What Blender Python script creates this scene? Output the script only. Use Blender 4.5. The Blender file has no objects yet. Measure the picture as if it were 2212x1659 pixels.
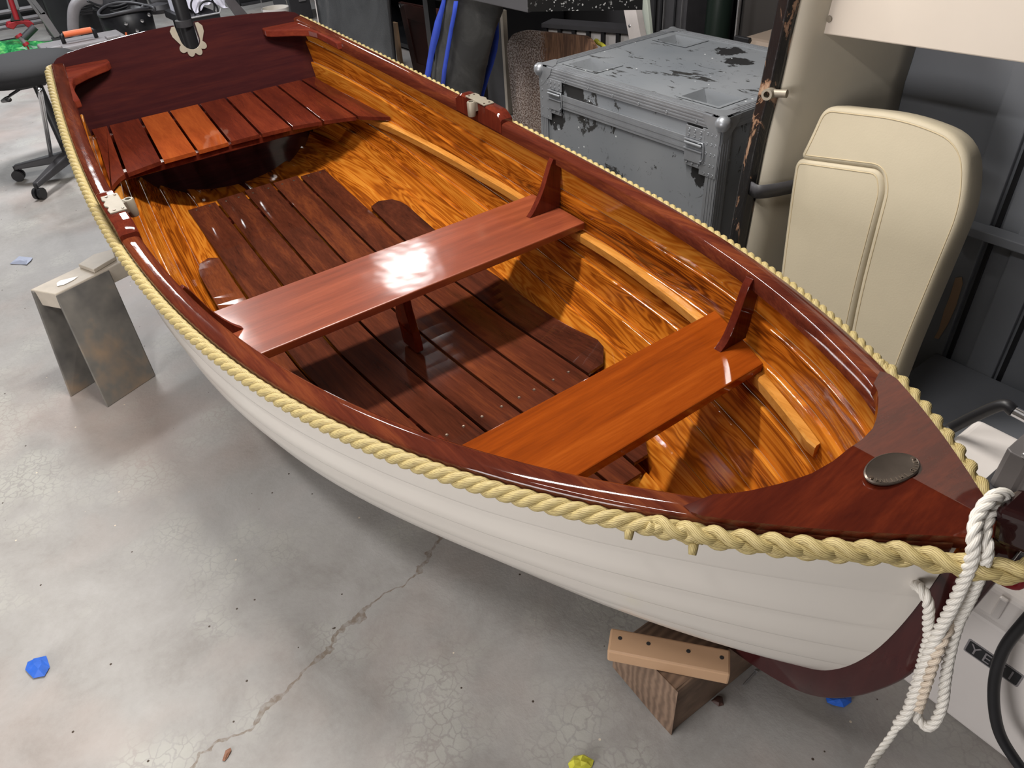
import bpy, bmesh, math, random
import numpy as np
from mathutils import Vector, Matrix
random.seed(7); RNG = np.random.default_rng(7)
sc = bpy.context.scene
COL = sc.collection
PI = math.pi

# ---------------------------------------------------------------- camera
CAM = np.array([3.0411, -0.7651, 1.45])
ROT = np.array([[0.59823502, 0.46536274, -0.65234376],      # world axes expressed in camera (right, down, forward)
                [0.79933429, -0.40384631, 0.4449414],
                [-0.05638748, -0.78762027, -0.6135754]])
FPX, CX, CY = 1597.0, 1106.0, 829.5
cam = bpy.data.cameras.new('camera'); camo = bpy.data.objects.new('camera', cam); COL.objects.link(camo)
cam.sensor_width = 36.0; cam.lens = 36.0 * FPX / 2212.0; cam.clip_start = 0.02; cam.clip_end = 60
r_, d_, f_ = ROT[:, 0], ROT[:, 1], ROT[:, 2]
M = Matrix(((r_[0], -d_[0], -f_[0], CAM[0]), (r_[1], -d_[1], -f_[1], CAM[1]), (r_[2], -d_[2], -f_[2], CAM[2]), (0, 0, 0, 1)))
camo.matrix_world = M
sc.camera = camo

def _ray(px, py): return ROT @ np.array([px - CX, py - CY, FPX])
def atz(px, py, z): r = _ray(px, py); return CAM + r * ((z - CAM[2]) / r[2])
def aty(px, py, y): r = _ray(px, py); return CAM + r * ((y - CAM[1]) / r[1])
def atx(px, py, x): r = _ray(px, py); return CAM + r * ((x - CAM[0]) / r[0])

# ---------------------------------------------------------------- view, world, lights
sc.view_settings.view_transform = 'Standard'; sc.view_settings.look = 'None'
sc.view_settings.gamma = 1.0; sc.view_settings.use_curve_mapping = False
sc.view_settings.exposure = 0.15
w = bpy.data.worlds.new('world'); sc.world = w; w.use_nodes = True
w.node_tree.nodes['Background'].inputs[0].default_value = (0.80, 0.86, 1.0, 1)
w.node_tree.nodes['Background'].inputs[1].default_value = 0.12

def area(name, loc, sx, sy, power, color=(1, 0.97, 0.94), target=None):
    l = bpy.data.lights.new(name, 'AREA'); l.shape = 'RECTANGLE'; l.size = sx; l.size_y = sy
    l.energy = power; l.color = color
    o = bpy.data.objects.new(name, l); COL.objects.link(o); o.location = loc
    if target is not None:
        o.rotation_euler = (Vector(target) - Vector(loc)).to_track_quat('-Z', 'Y').to_euler()
    return o
area('shop_light_middle', (1.32, 0.15, 2.45), 0.14, 1.15, 66, (1, 0.955, 0.89))
area('shop_light_aft', (-1.85, 1.62, 2.45), 0.30, 0.42, 12, (1, 0.985, 0.98))
area('shop_light_left', (-1.80, -0.25, 2.45), 0.28, 0.75, 56, (1, 0.985, 0.98))
area('near_overhead_fill', (2.3, -1.15, 2.45), 1.0, 0.14, 21, (1, 0.975, 0.95))  # added overhead fill: brightens near floor and hull, shades the plank laps
area('shop_light_far', (-4.6, -0.2, 2.45), 0.3, 1.8, 70, (0.93, 0.96, 1.0))
area('near_side_fill', (2.8, -3.9, 1.1), 1.8, 1.2, 76, (1, 0.975, 0.965), target=(2.0, 0, .60))  # added side fill, out of view, brightening the near topsides; no door modelled

# ---------------------------------------------------------------- material helpers
class NT:
    def __init__(s, name):
        s.m = bpy.data.materials.new(name); s.m.use_nodes = True
        s.t = s.m.node_tree; s.n = s.t.nodes; s.l = s.t.links
        s.b = s.n['Principled BSDF']
    def add(s, kind, **kw):
        x = s.n.new(kind)
        for k, v in kw.items():
            if k.startswith('i_'):
                x.inputs[int(k[2:]) if k[2:].isdigit() else k[2:]].default_value = v
            else: setattr(x, k, v)
        return x
    def link(s, a, b): s.l.new(a, b)
    def noise(s, vec, scale, detail=4, rough=0.55, dist=0.0, out=0):
        x = s.add('ShaderNodeTexNoise'); x.inputs['Scale'].default_value = scale; x.inputs['Detail'].default_value = detail
        x.inputs['Roughness'].default_value = rough; x.inputs['Distortion'].default_value = dist
        if vec is not None: s.link(vec, x.inputs['Vector'])
        return x.outputs[out]
    def ramp(s, fac, stops, interp='LINEAR'):
        x = s.add('ShaderNodeValToRGB'); e = x.color_ramp.elements; x.color_ramp.interpolation = interp
        while len(e) < len(stops): e.new(0.5)
        for k, (p, c) in enumerate(stops):
            e[k].position = p; e[k].color = (c, c, c, 1) if isinstance(c, (int, float)) else (*c, 1)
        s.link(fac, x.inputs[0]); return x.outputs[0]
    def math(s, op, a, b=None, c=None):
        x = s.add('ShaderNodeMath', operation=op)
        for k, v in enumerate((a, b, c)):
            if v is None: continue
            if isinstance(v, (int, float)): x.inputs[k].default_value = v
            else: s.link(v, x.inputs[k])
        return x.outputs[0]
    def mix(s, fac, a, b, mode='MIX'):
        x = s.add('ShaderNodeMix', data_type='RGBA', blend_type=mode)
        for k, v in ((0, fac), (6, a), (7, b)):
            if isinstance(v, (int, float)): x.inputs[k].default_value = v
            elif isinstance(v, tuple): x.inputs[k].default_value = (*v, 1)
            else: s.link(v, x.inputs[k])
        return x.outputs[2]
    def coord(s, scale=(1, 1, 1), which='Object', rot=(0, 0, 0)):
        c = s.add('ShaderNodeTexCoord'); mp = s.add('ShaderNodeMapping')
        mp.inputs['Scale'].default_value = scale; mp.inputs['Rotation'].default_value = rot
        s.link(c.outputs[which], mp.inputs[0]); return mp.outputs[0]
    def col(s, c):
        if isinstance(c, tuple): s.b.inputs['Base Color'].default_value = (*c, 1)
        else: s.link(c, s.b.inputs['Base Color'])
    def set(s, **kw):
        for k, v in kw.items():
            i = s.b.inputs[k.replace('_', ' ')]
            if isinstance(v, (int, float, tuple)): i.default_value = v
            else: s.link(v, i)
    def bump(s, h, strength=0.2, dist=0.01, coat=False):
        x = s.add('ShaderNodeBump'); x.inputs['Strength'].default_value = strength; x.inputs['Distance'].default_value = dist
        s.link(h, x.inputs['Height']); s.link(x.outputs[0], s.b.inputs['Normal'])
        if coat: s.link(x.outputs[0], s.b.inputs['Coat Normal'])
        return x

def srgb(r, g, b):
    f = lambda c: (c / 255 / 12.92) if c / 255 <= 0.04045 else ((c / 255 + 0.055) / 1.055) ** 2.4
    return (f(r), f(g), f(b))

def mat_plain(name, c, rough=0.5, metal=0.0, var=0.12, vs=6.0, coat=0.0, bump=0.0, bs=60.0, spec=0.5):
    m = NT(name); v = m.coord()
    n = m.noise(v, vs, 5)
    k = m.ramp(n, [(0.25, 1 - var), (0.75, 1 + var)])
    x = m.add('ShaderNodeMix', data_type='RGBA', blend_type='MULTIPLY'); x.inputs[0].default_value = 1
    x.inputs[6].default_value = (*c, 1); m.link(k, x.inputs[7]); m.col(x.outputs[2])
    m.set(Roughness=rough, Metallic=metal, Coat_Weight=coat, Coat_Roughness=0.05)
    m.b.inputs['Specular IOR Level'].default_value = spec
    if bump: m.bump(m.noise(v, bs, 4), bump, 0.004)
    return m.m

def mat_varnish(name, dark, mid, light, axis='x', island=0.0, rough=0.16, seed=0.0, wavy=0.10, sheen=0.0):
    """Varnished mahogany: long fine grain along one axis under a clear gloss coat."""
    m = NT(name)
    sc_ = {'x': (1.6, 24, 24), 'y': (24, 1.6, 24), 'z': (24, 24, 1.6)}[axis]
    v = m.coord(sc_)
    geo = m.add('ShaderNodeNewGeometry')
    off = m.add('ShaderNodeVectorMath', operation='ADD')
    rv = m.add('ShaderNodeCombineXYZ')
    for k in range(3): m.link(m.math('MULTIPLY_ADD', geo.outputs['Random Per Island'], 37.0 * (k + 1), seed), rv.inputs[k])
    m.link(v, off.inputs[0]); m.link(rv.outputs[0], off.inputs[1])
    n1 = m.noise(off.outputs[0], 1.0, 6, 0.6, 0.6)
    n2 = m.noise(off.outputs[0], 9.0, 3, 0.6)
    k = m.math('ADD', m.math('MULTIPLY', n1, 0.72), m.math('MULTIPLY', n2, 0.28))
    if island: k = m.math('ADD', k, m.math('MULTIPLY', m.math('SUBTRACT', geo.outputs['Random Per Island'], 0.5), island))
    c = m.ramp(k, [(0.30, dark), (0.50, mid), (0.72, light)])
    m.col(c)
    m.set(Roughness=0.38, Coat_Weight=0.85, Coat_Roughness=rough * 0.35, Coat_IOR=1.5)
    m.b.inputs['Specular IOR Level'].default_value = sheen
    vo = m.coord()
    m.bump(m.noise(vo, 9.0, 2, 0.4), wavy, 0.006, coat=True)
    return m.m

def mat_figured(name, uv=True):
    """Clear varnished flat-sawn planking: contour shaped orange-brown figure along every plank."""
    m = NT(name)
    v = m.coord((1, 1, 1), 'UV')
    sep = m.add('ShaderNodeSeparateXYZ'); m.link(v, sep.inputs[0])
    cb = m.add('ShaderNodeCombineXYZ')
    m.link(m.math('MULTIPLY', sep.outputs[0], 1.9), cb.inputs[0]); m.link(m.math('MULTIPLY', sep.outputs[1], 17.0), cb.inputs[1])
    m.link(m.math('MULTIPLY', m.math('FLOOR', sep.outputs[1]), 3.7), cb.inputs[2])
    n = m.noise(cb.outputs[0], 1.0, 3, 0.5, 0.55)
    rings = m.math('SINE', m.math('MULTIPLY', n, 74.0))
    rr = m.math('MULTIPLY_ADD', rings, 0.5, 0.5)
    fine = m.add('ShaderNodeCombineXYZ')
    m.link(m.math('MULTIPLY', sep.outputs[0], 7), fine.inputs[0]); m.link(m.math('MULTIPLY', sep.outputs[1], 190), fine.inputs[1])
    nf = m.noise(fine.outputs[0], 1.0, 4, 0.6)
    pb = m.noise(cb.outputs[0], 0.55, 2, 0.5)
    kid = m.math('FLOOR', m.math('MODULO', sep.outputs[1], 20.0))
    top = m.math('MULTIPLY', m.math('GREATER_THAN', kid, 7.5), 0.10)
    idn = m.math('MULTIPLY', m.math('SINE', m.math('MULTIPLY', kid, 2.4)), 0.03)
    k = m.math('ADD', m.math('ADD', m.math('MULTIPLY', rr, 0.17), m.math('MULTIPLY', n, 0.40)), m.math('ADD', m.math('MULTIPLY', nf, 0.24), m.math('MULTIPLY', pb, 0.34)))
    k = m.math('ADD', k, m.math('ADD', top, idn))
    c = m.ramp(k, [(0.37, srgb(84, 36, 10)), (0.50, srgb(142, 72, 17)), (0.62, srgb(180, 102, 28)), (0.82, srgb(206, 138, 52))])
    m.col(c)
    m.set(Roughness=0.4, Coat_Weight=0.9, Coat_Roughness=0.05, Coat_IOR=1.5)
    m.b.inputs['Specular IOR Level'].default_value = 0.0
    vo = m.coord()
    h = m.math('ADD', m.math('MULTIPLY', m.noise(vo, 14.0, 3, 0.5), 1.0), m.math('MULTIPLY', nf, 0.25))
    m.bump(h, 0.22, 0.006, coat=True)
    return m.m

MAH_D, MAH_M, MAH_L = srgb(66, 22, 16), srgb(96, 34, 22), srgb(126, 52, 28)
M_THWART_M = mat_varnish('mahogany thwart middle', srgb(100, 46, 29), srgb(124, 60, 38), srgb(146, 76, 50), 'y', seed=1, rough=.36, sheen=.3, wavy=.3)
M_THWART_F = mat_varnish('mahogany thwart fore', srgb(104, 44, 12), srgb(130, 58, 14), srgb(152, 75, 22), 'y', seed=5)
M_BOARD = mat_varnish('mahogany floorboards', srgb(52, 26, 18), srgb(80, 40, 27), srgb(114, 60, 34), 'x', island=0.22, seed=2)
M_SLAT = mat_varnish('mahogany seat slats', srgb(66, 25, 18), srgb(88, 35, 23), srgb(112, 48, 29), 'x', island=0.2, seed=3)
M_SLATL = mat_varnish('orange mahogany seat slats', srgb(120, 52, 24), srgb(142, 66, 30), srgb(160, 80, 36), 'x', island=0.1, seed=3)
M_RAIL = mat_varnish('mahogany rail', srgb(56, 22, 17), srgb(84, 37, 25), srgb(120, 62, 35), 'x', seed=4, wavy=0.14)
M_TRANSOM = mat_varnish('mahogany transom', srgb(46, 21, 24), srgb(58, 27, 28), srgb(74, 34, 30), 'y', seed=6, wavy=0.05)
M_BREAST = mat_varnish('mahogany breasthook', srgb(54, 18, 12), srgb(74, 27, 16), srgb(98, 39, 21), 'y', seed=8, wavy=0.05)
M_KNEE = mat_varnish('mahogany knee', srgb(64, 23, 17), srgb(88, 34, 23), srgb(112, 48, 30), 'z', seed=9)
M_QKNEE = mat_varnish('mahogany quarter knee', srgb(84, 32, 25), srgb(106, 44, 33), srgb(130, 60, 40), 'y', seed=9, wavy=0.3)
M_STEM = mat_varnish('maroon stem', srgb(50, 18, 20), srgb(60, 24, 25), srgb(72, 30, 29), 'z', seed=11, wavy=0.05)
M_STEMHEAD = mat_varnish('dark stem head', srgb(26, 12, 13), srgb(32, 15, 15), srgb(40, 18, 17), 'x', seed=12)
M_FIG = mat_figured('figured planking')
M_RISER = mat_varnish('pale varnished riser', srgb(150, 92, 36), srgb(188, 128, 58), srgb(206, 152, 84), 'x', seed=13)
M_WHITE = mat_plain('white hull paint', srgb(214, 208, 200), 0.22, var=0.02, vs=2, coat=0.3)
M_METAL = mat_plain('dull nickel', srgb(142, 134, 120), 0.5, 0.3, var=0.1, vs=30)
M_SCREW = mat_plain('screw metal', srgb(120, 104, 92), 0.35, 0.8, var=0.1, vs=50)
M_BRONZE = mat_plain('bronze plate', srgb(98, 88, 80), 0.3, 0.6, var=0.15, vs=40)
M_BRONZE_L = mat_plain('bronze letters', srgb(150, 136, 122), 0.3, 0.7, var=0.1, vs=40)

def mat_rope(name, base, dark, freq=9.0, gap=0.6):
    m = NT(name)
    v = m.coord((1, 1, 1), 'UV')
    sep = m.add('ShaderNodeSeparateXYZ'); m.link(v, sep.inputs[0])
    # fibres lie along the strand with a slight twist
    t = m.math('ADD', m.math('MULTIPLY', sep.outputs[1], freq), m.math('MULTIPLY', sep.outputs[0], 60))
    s = m.math('MULTIPLY_ADD', m.math('SINE', m.math('MULTIPLY', t, 2 * PI)), 0.5, 0.5)
    cb = m.add('ShaderNodeCombineXYZ'); m.link(m.math('MULTIPLY', sep.outputs[0], 90), cb.inputs[0]); m.link(m.math('MULTIPLY', sep.outputs[1], 30), cb.inputs[1])
    n = m.noise(cb.outputs[0], 1.0, 3)
    k = m.math('ADD', m.math('MULTIPLY', s, 0.35), m.math('MULTIPLY', n, 0.75))
    m.col(m.ramp(k, [(0.25, dark), (0.62, base)]))
    m.set(Roughness=0.5); m.b.inputs['Specular IOR Level'].default_value = 0.4
    m.bump(k, 0.55, 0.0012)
    return m.m
M_ROPE = mat_rope('yellow-tan rope', srgb(194, 176, 122), srgb(118, 96, 54))
M_ROPEW = mat_rope('white nylon rope', srgb(232, 228, 220), srgb(196, 188, 178), 5.0)
M_SPLICE = mat_rope('soiled splice', srgb(222, 208, 190), srgb(176, 156, 136), 5.0)

# ---------------------------------------------------------------- mesh helpers
def link(o, parent=None):
    COL.objects.link(o)
    if parent is not None: o.parent = parent; o.matrix_parent_inverse = parent.matrix_world.inverted()
    return o
def mesh(name, V, F, mat, parent=None, smooth=False, uv=None, mats=None, mi=None, bevel=0.0, seg=2, auto=None):
    me = bpy.data.meshes.new(name); me.from_pydata([tuple(map(float, v)) for v in V], [], [tuple(map(int, f)) for f in F])
    if mats: [me.materials.append(x) for x in mats]
    elif mat: me.materials.append(mat)
    if mi is not None: me.polygons.foreach_set('material_index', mi)
    if smooth: me.polygons.foreach_set('use_smooth', [True] * len(me.polygons))
    if uv is not None:
        l = me.uv_layers.new(name='UVMap'); vi = np.zeros(len(me.loops), int); me.loops.foreach_get('vertex_index', vi)
        l.data.foreach_set('uv', np.asarray(uv, float)[vi].ravel())
    me.update()
    o = bpy.data.objects.new(name, me); link(o, parent)
    if bevel:
        b = o.modifiers.new('bevel', 'BEVEL'); b.width = bevel; b.segments = seg; b.limit_method = 'ANGLE'; b.angle_limit = math.radians(35)
    if auto is not None:
        shade_auto(o, auto)
    return o
def shade_auto(o, ang=40):
    me = o.data; bm = bmesh.new(); bm.from_mesh(me)
    bmesh.ops.recalc_face_normals(bm, faces=bm.faces)
    for e in bm.edges:
        if len(e.link_faces) == 2 and e.calc_face_angle(0) > math.radians(ang): e.smooth = False
    for f in bm.faces: f.smooth = True
    bm.to_mesh(me); bm.free()
def thing(name, label, cat, loc=(0, 0, 0), group=None, rz=0):
    o = bpy.data.objects.new(name, None); o.empty_display_size = 0.05; COL.objects.link(o)
    o.location = tuple(map(float, loc)); o.rotation_euler = (0, 0, rz); o.matrix_world = Matrix.Translation(o.location) @ Matrix.Rotation(rz, 4, 'Z')
    o['label'] = label; o['category'] = cat
    if group: o['group'] = group
    return o
def tag(o, label, cat, group=None):
    o['label'] = label; o['category'] = cat
    if group: o['group'] = group
    return o
def struct(o): o['kind'] = 'structure'; return o

class MB:
    """collects shapes (world coordinates) into one mesh"""
    def __init__(s): s.V = []; s.F = []; s.UV = []
    def add(s, V, F, uv=None):
        n = len(s.V); s.V += [tuple(v) for v in V]; s.F += [tuple(i + n for i in f) for f in F]
        s.UV += ([(0, 0)] * len(V) if uv is None else [tuple(q) for q in uv])
        return s
    def box(s, c, d, R=None):
        c = np.array(c, float); d = np.array(d, float) / 2
        P = np.array([[x, y, z] for x in (-1, 1) for y in (-1, 1) for z in (-1, 1)]) * d
        if R is not None: P = P @ np.array(R).T
        return s.add(P + c, [(0, 1, 3, 2), (4, 6, 7, 5), (0, 4, 5, 1), (2, 3, 7, 6), (0, 2, 6, 4), (1, 5, 7, 3)])
    def hexa(s, P):   # 8 pts: bottom 4 (ccw), top 4
        return s.add(P, [(3, 2, 1, 0), (4, 5, 6, 7), (0, 1, 5, 4), (1, 2, 6, 5), (2, 3, 7, 6), (3, 0, 4, 7)])
    def cyl(s, a, b, r, n=16, r2=None, caps=True):
        a = np.array(a, float); b = np.array(b, float); d = b - a; L = np.linalg.norm(d); d = d / L
        u = np.cross(d, [0, 0, 1]) if abs(d[2]) < 0.9 else np.cross(d, [1, 0, 0]); u /= np.linalg.norm(u); v = np.cross(d, u)
        r2 = r if r2 is None else r2
        P = [a + r * (math.cos(t) * u + math.sin(t) * v) for t in np.linspace(0, 2 * PI, n, endpoint=False)] + \
            [b + r2 * (math.cos(t) * u + math.sin(t) * v) for t in np.linspace(0, 2 * PI, n, endpoint=False)]
        F = [(i, (i + 1) % n, n + (i + 1) % n, n + i) for i in range(n)]
        if caps: F += [tuple(range(n - 1, -1, -1)), tuple(range(n, 2 * n))]
        return s.add(P, F)
    def lathe(s, c, prof, n=24, axis=None):   # prof (r, h) list; axis default z
        c = np.array(c, float); ax = np.array(axis if axis is not None else (0, 0, 1), float); ax /= np.linalg.norm(ax)
        u = np.cross(ax, [1, 0, 0]) if abs(ax[0]) < 0.9 else np.cross(ax, [0, 1, 0]); u /= np.linalg.norm(u); v = np.cross(ax, u)
        P = []; F = []
        for (r, h) in prof:
            for t in np.linspace(0, 2 * PI, n, endpoint=False): P.append(c + ax * h + max(r, 1e-5) * (math.cos(t) * u + math.sin(t) * v))
        for k in range(len(prof) - 1):
            for i in range(n): F.append((k * n + i, k * n + (i + 1) % n, (k + 1) * n + (i + 1) % n, (k + 1) * n + i))
        F.append(tuple(range(n - 1, -1, -1))); F.append(tuple(range((len(prof) - 1) * n, len(prof) * n)))
        return s.add(P, F)
    def prism(s, P, d):   # planar polygon extruded by vector d
        P = [np.array(p, float) for p in P]; d = np.array(d, float); n = len(P)
        return s.add(P + [p + d for p in P], [tuple(range(n - 1, -1, -1)), tuple(range(n, 2 * n))] + [(i, (i + 1) % n, n + (i + 1) % n, n + i) for i in range(n)])
    def tube(s, P, r, n=8, closed=False, uvo=0.0, caps=True):
        P = np.array(P, float); N = len(P); T = np.gradient(P, axis=0) if not closed else (np.roll(P, -1, 0) - np.roll(P, 1, 0))
        T /= np.linalg.norm(T, axis=1)[:, None] + 1e-12
        U, W = frames(P, T)
        r = np.broadcast_to(np.asarray(r, float), (N,))
        th = np.linspace(0, 2 * PI, n, endpoint=False)
        V = (P[:, None] + r[:, None, None] * (np.cos(th)[None, :, None] * U[:, None] + np.sin(th)[None, :, None] * W[:, None])).reshape(-1, 3)
        L = np.concatenate([[0], np.cumsum(np.linalg.norm(np.diff(P, axis=0), axis=1))])
        uv = [(L[i] + uvo, min(j, n - j) / (n / 2)) for i in range(N) for j in range(n)]
        F = [(i * n + j, i * n + (j + 1) % n, (i + 1) * n + (j + 1) % n, (i + 1) * n + j) for i in range(N - 1) for j in range(n)]
        if closed: F += [((N - 1) * n + j, (N - 1) * n + (j + 1) % n, (j + 1) % n, j) for j in range(n)]
        elif caps: F += [tuple(range(n - 1, -1, -1)), tuple(range((N - 1) * n, N * n))]
        return s.add(V, F, uv)
    def sweep(s, P, prof, up=(0, 0, 1), side=None, caps=True):
        """P path; prof list of (n,z) or per-point list; n measured along 'side' vectors"""
        P = np.array(P, float); N = len(P); k = len(prof)
        V = []
        for i in range(N):
            for (a, b) in prof: V.append(P[i] + a * side[i] + b * np.array(up, float))
        F = [(i * k + j, i * k + (j + 1) % k, (i + 1) * k + (j + 1) % k, (i + 1) * k + j) for i in range(N - 1) for j in range(k)]
        if caps: F += [tuple(range(k - 1, -1, -1)), tuple(range((N - 1) * k, N * k))]
        return s.add(V, F)
    def build(s, name, mat, parent=None, smooth=False, bevel=0.0, seg=2, auto=None, uv=False):
        return mesh(name, s.V, s.F, mat, parent, smooth, s.UV if uv else None, bevel=bevel, seg=seg, auto=auto)

def frames(P, T):
    N = len(P); U = np.zeros((N, 3)); u = np.cross(T[0], [0, 0, 1.0])
    if np.linalg.norm(u) < 0.1: u = np.cross(T[0], [1.0, 0, 0])
    for i in range(N):
        u = u - (u @ T[i]) * T[i]; u /= np.linalg.norm(u); U[i] = u
    return U, np.cross(T, U)
def resample(P, step):
    P = np.array(P, float); L = np.concatenate([[0], np.cumsum(np.linalg.norm(np.diff(P, axis=0), axis=1))])
    n = max(2, int(L[-1] / step) + 1); s = np.linspace(0, L[-1], n)
    return np.stack([np.interp(s, L, P[:, k]) for k in range(3)], 1), s
def spline(P, sub=12):
    """Catmull-Rom through points"""
    P = np.array(P, float); Q = np.vstack([2 * P[0] - P[1], P, 2 * P[-1] - P[-2]]); out = []
    for i in range(1, len(Q) - 2):
        for t in np.linspace(0, 1, sub, endpoint=False):
            a, b, c, d = Q[i - 1], Q[i], Q[i + 1], Q[i + 2]
            out.append(0.5 * ((2 * b) + (-a + c) * t + (2 * a - 5 * b + 4 * c - d) * t * t + (-a + 3 * b - 3 * c + d) * t ** 3))
    out.append(Q[-2]); return np.array(out)
def rope(mb, P, R, pitch, strands=3, step=0.004, n=8, phase=0.0, flat=1.0):
    P, s = resample(P, step); T = np.gradient(P, axis=0); T /= np.linalg.norm(T, axis=1)[:, None]; U, W = frames(P, T)
    R = np.broadcast_to(np.asarray(R, float), (len(P),)) if np.ndim(R) == 0 else np.interp(s / s[-1], np.linspace(0, 1, len(R)), R)
    for k in range(strands):
        a = 2 * PI * (s / pitch + k / strands) + phase
        c = P + (0.50 * R)[:, None] * (np.cos(a)[:, None] * U + np.sin(a)[:, None] * W)
        mb.tube(c, 0.53 * R, n, uvo=k * 0.37)
def braid(mb, P, R, pitch, side, step=0.004, n=10):
    """flat three-ply plait; side = local across direction"""
    P, s = resample(P, step); T = np.gradient(P, axis=0); T /= np.linalg.norm(T, axis=1)[:, None]
    S = np.cross(np.broadcast_to(np.array(side, float), T.shape), T); S /= np.linalg.norm(S, axis=1)[:, None]; A = np.cross(T, S)
    for k in range(3):
        a = 2 * PI * (s / pitch + k / 3)
        c = P + R * 0.62 * np.sin(a)[:, None] * A + R * 0.34 * np.sin(2 * a)[:, None] * S
        mb.tube(c, 0.40 * R, n, uvo=k * 0.37)

# ---------------------------------------------------------------- room shell
def mat_floor():
    m = NT('concrete floor'); v = m.coord()
    n1 = m.noise(v, 0.9, 6, 0.62); n2 = m.noise(v, 5.0, 8, 0.68, 0.5); n3 = m.noise(v, 60.0, 4, 0.7)
    k = m.math('ADD', m.math('MULTIPLY', n1, 0.5), m.math('ADD', m.math('MULTIPLY', n2, 0.38), m.math('MULTIPLY', n3, 0.12)))
    c = m.ramp(k, [(0.33, srgb(134, 129, 124)), (0.50, srgb(163, 160, 157)), (0.66, srgb(180, 178, 176))])
    warm = m.ramp(m.noise(m.coord((1.0, 1.0, 1.0), rot=(0, 0, 0.5)), 1.3, 4, 0.6), [(0.48, 0.0), (0.70, 0.5)])
    c = m.mix(warm, c, srgb(190, 168, 158))
    # pale etched patches
    vo = m.add('ShaderNodeTexVoronoi', feature='DISTANCE_TO_EDGE'); vo.inputs['Scale'].default_value = 42
    dv = m.add('ShaderNodeVectorMath', operation='ADD'); nn = m.noise(v, 18, 4, out=1); sv = m.add('ShaderNodeVectorMath', operation='SCALE'); sv.inputs['Scale'].default_value = 0.05
    m.link(nn, sv.inputs[0]); m.link(v, dv.inputs[0]); m.link(sv.outputs[0], dv.inputs[1]); m.link(dv.outputs[0], vo.inputs['Vector'])
    cell = m.ramp(vo.outputs['Distance'], [(0.02, 0.0), (0.10, 1.0)])
    area_ = m.ramp(m.noise(v, 2.4, 3, 0.6), [(0.52, 0.0), (0.64, 0.55)])
    c = m.mix(m.math('MULTIPLY', cell, area_), c, srgb(190, 190, 182))
    # specks of sawdust and dirt
    vs = m.add('ShaderNodeTexVoronoi'); vs.inputs['Scale'].default_value = 26; vs.inputs['Randomness'].default_value = 1; m.link(v, vs.inputs['Vector'])
    sep = m.add('ShaderNodeSeparateColor'); m.link(vs.outputs['Color'], sep.inputs[0])
    sp = m.math('MULTIPLY', m.math('LESS_THAN', vs.outputs['Distance'], 0.07), m.math('GREATER_THAN', sep.outputs[0], 0.72))
    c = m.mix(sp, c, srgb(70, 58, 48))
    vs2 = m.add('ShaderNodeTexVoronoi'); vs2.inputs['Scale'].default_value = 21; m.link(m.coord((1, 1, 1), rot=(0, 0, 1.1)), vs2.inputs['Vector'])
    sep2 = m.add('ShaderNodeSeparateColor'); m.link(vs2.outputs['Color'], sep2.inputs[0])
    sp2 = m.math('MULTIPLY', m.math('LESS_THAN', vs2.outputs['Distance'], 0.055), m.math('GREATER_THAN', sep2.outputs[0], 0.80))
    c = m.mix(sp2, c, srgb(222, 210, 190))
    # long wandering crack, filled with dirt
    mp = m.coord((1, 1, 1)); s = m.add('ShaderNodeSeparateXYZ'); m.link(mp, s.inputs[0])
    wob = m.math('MULTIPLY', m.math('SUBTRACT', m.noise(v, 3.2, 5, 0.6), 0.5), 0.30)
    dline = m.math('ABSOLUTE', m.math('ADD', m.math('ADD', s.outputs[0], m.math('MULTIPLY', s.outputs[1], 0.22)), m.math('ADD', wob, -1.86)))
    wide = m.math('MULTIPLY_ADD', m.ramp(m.noise(v, 6.0, 4), [(0.5, 0.0), (0.7, 1.0)]), 0.03, 0.004)
    ck = m.math('LESS_THAN', m.math('DIVIDE', dline, wide), 1.0)
    nk = m.ramp(m.noise(v, 70, 4), [(0.4, 0.25), (0.6, 0.75)])
    c = m.mix(m.math('MULTIPLY', ck, nk), c, srgb(116, 98, 80))
    m.col(c)
    m.set(Roughness=m.ramp(n2, [(0.3, 0.42), (0.7, 0.62)]))
    h = m.math('ADD', m.math('ADD', m.math('MULTIPLY', n2, 1.0), m.math('MULTIPLY', n3, 0.25)), m.math('MULTIPLY', ck, -0.25))
    m.bump(h, 0.25, 0.01)
    return m.m
FX0, FX1, FY0, FY1, HC = -7.6, 5.2, -4.2, 3.0, 2.6
def slab(name, x0, x1, y0, y1, z0, z1, mat):
    return struct(MB().box(((x0 + x1) / 2, (y0 + y1) / 2, (z0 + z1) / 2), (x1 - x0, y1 - y0, z1 - z0)).build(name, mat))
slab('floor', FX0, FX1, FY0, FY1, -0.1, 0.0, mat_floor())
M_CEIL = mat_plain('ceiling boards', srgb(120, 116, 112), 0.8, var=0.06)
M_WALLD = mat_plain('dark wall', srgb(48, 47, 50), 0.8, var=0.15)
M_WALLG = mat_plain('grey wall', srgb(110, 108, 106), 0.8, var=0.05)
slab('ceiling', FX0, FX1, FY0, FY1, HC, HC + 0.1, M_CEIL)
slab('wall_back', FX0 - 0.1, FX0, FY0, FY1, 0, HC, M_WALLD)
slab('wall_front', FX1, FX1 + 0.1, FY0, FY1, 0, HC, M_WALLD)
slab('wall_right', FX0, FX1, FY1, FY1 + 0.1, 0, HC, M_WALLD)
slab('wall_left', FX0, FX1, FY0 - 0.1, FY0, 0, HC, M_WALLG)

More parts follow.
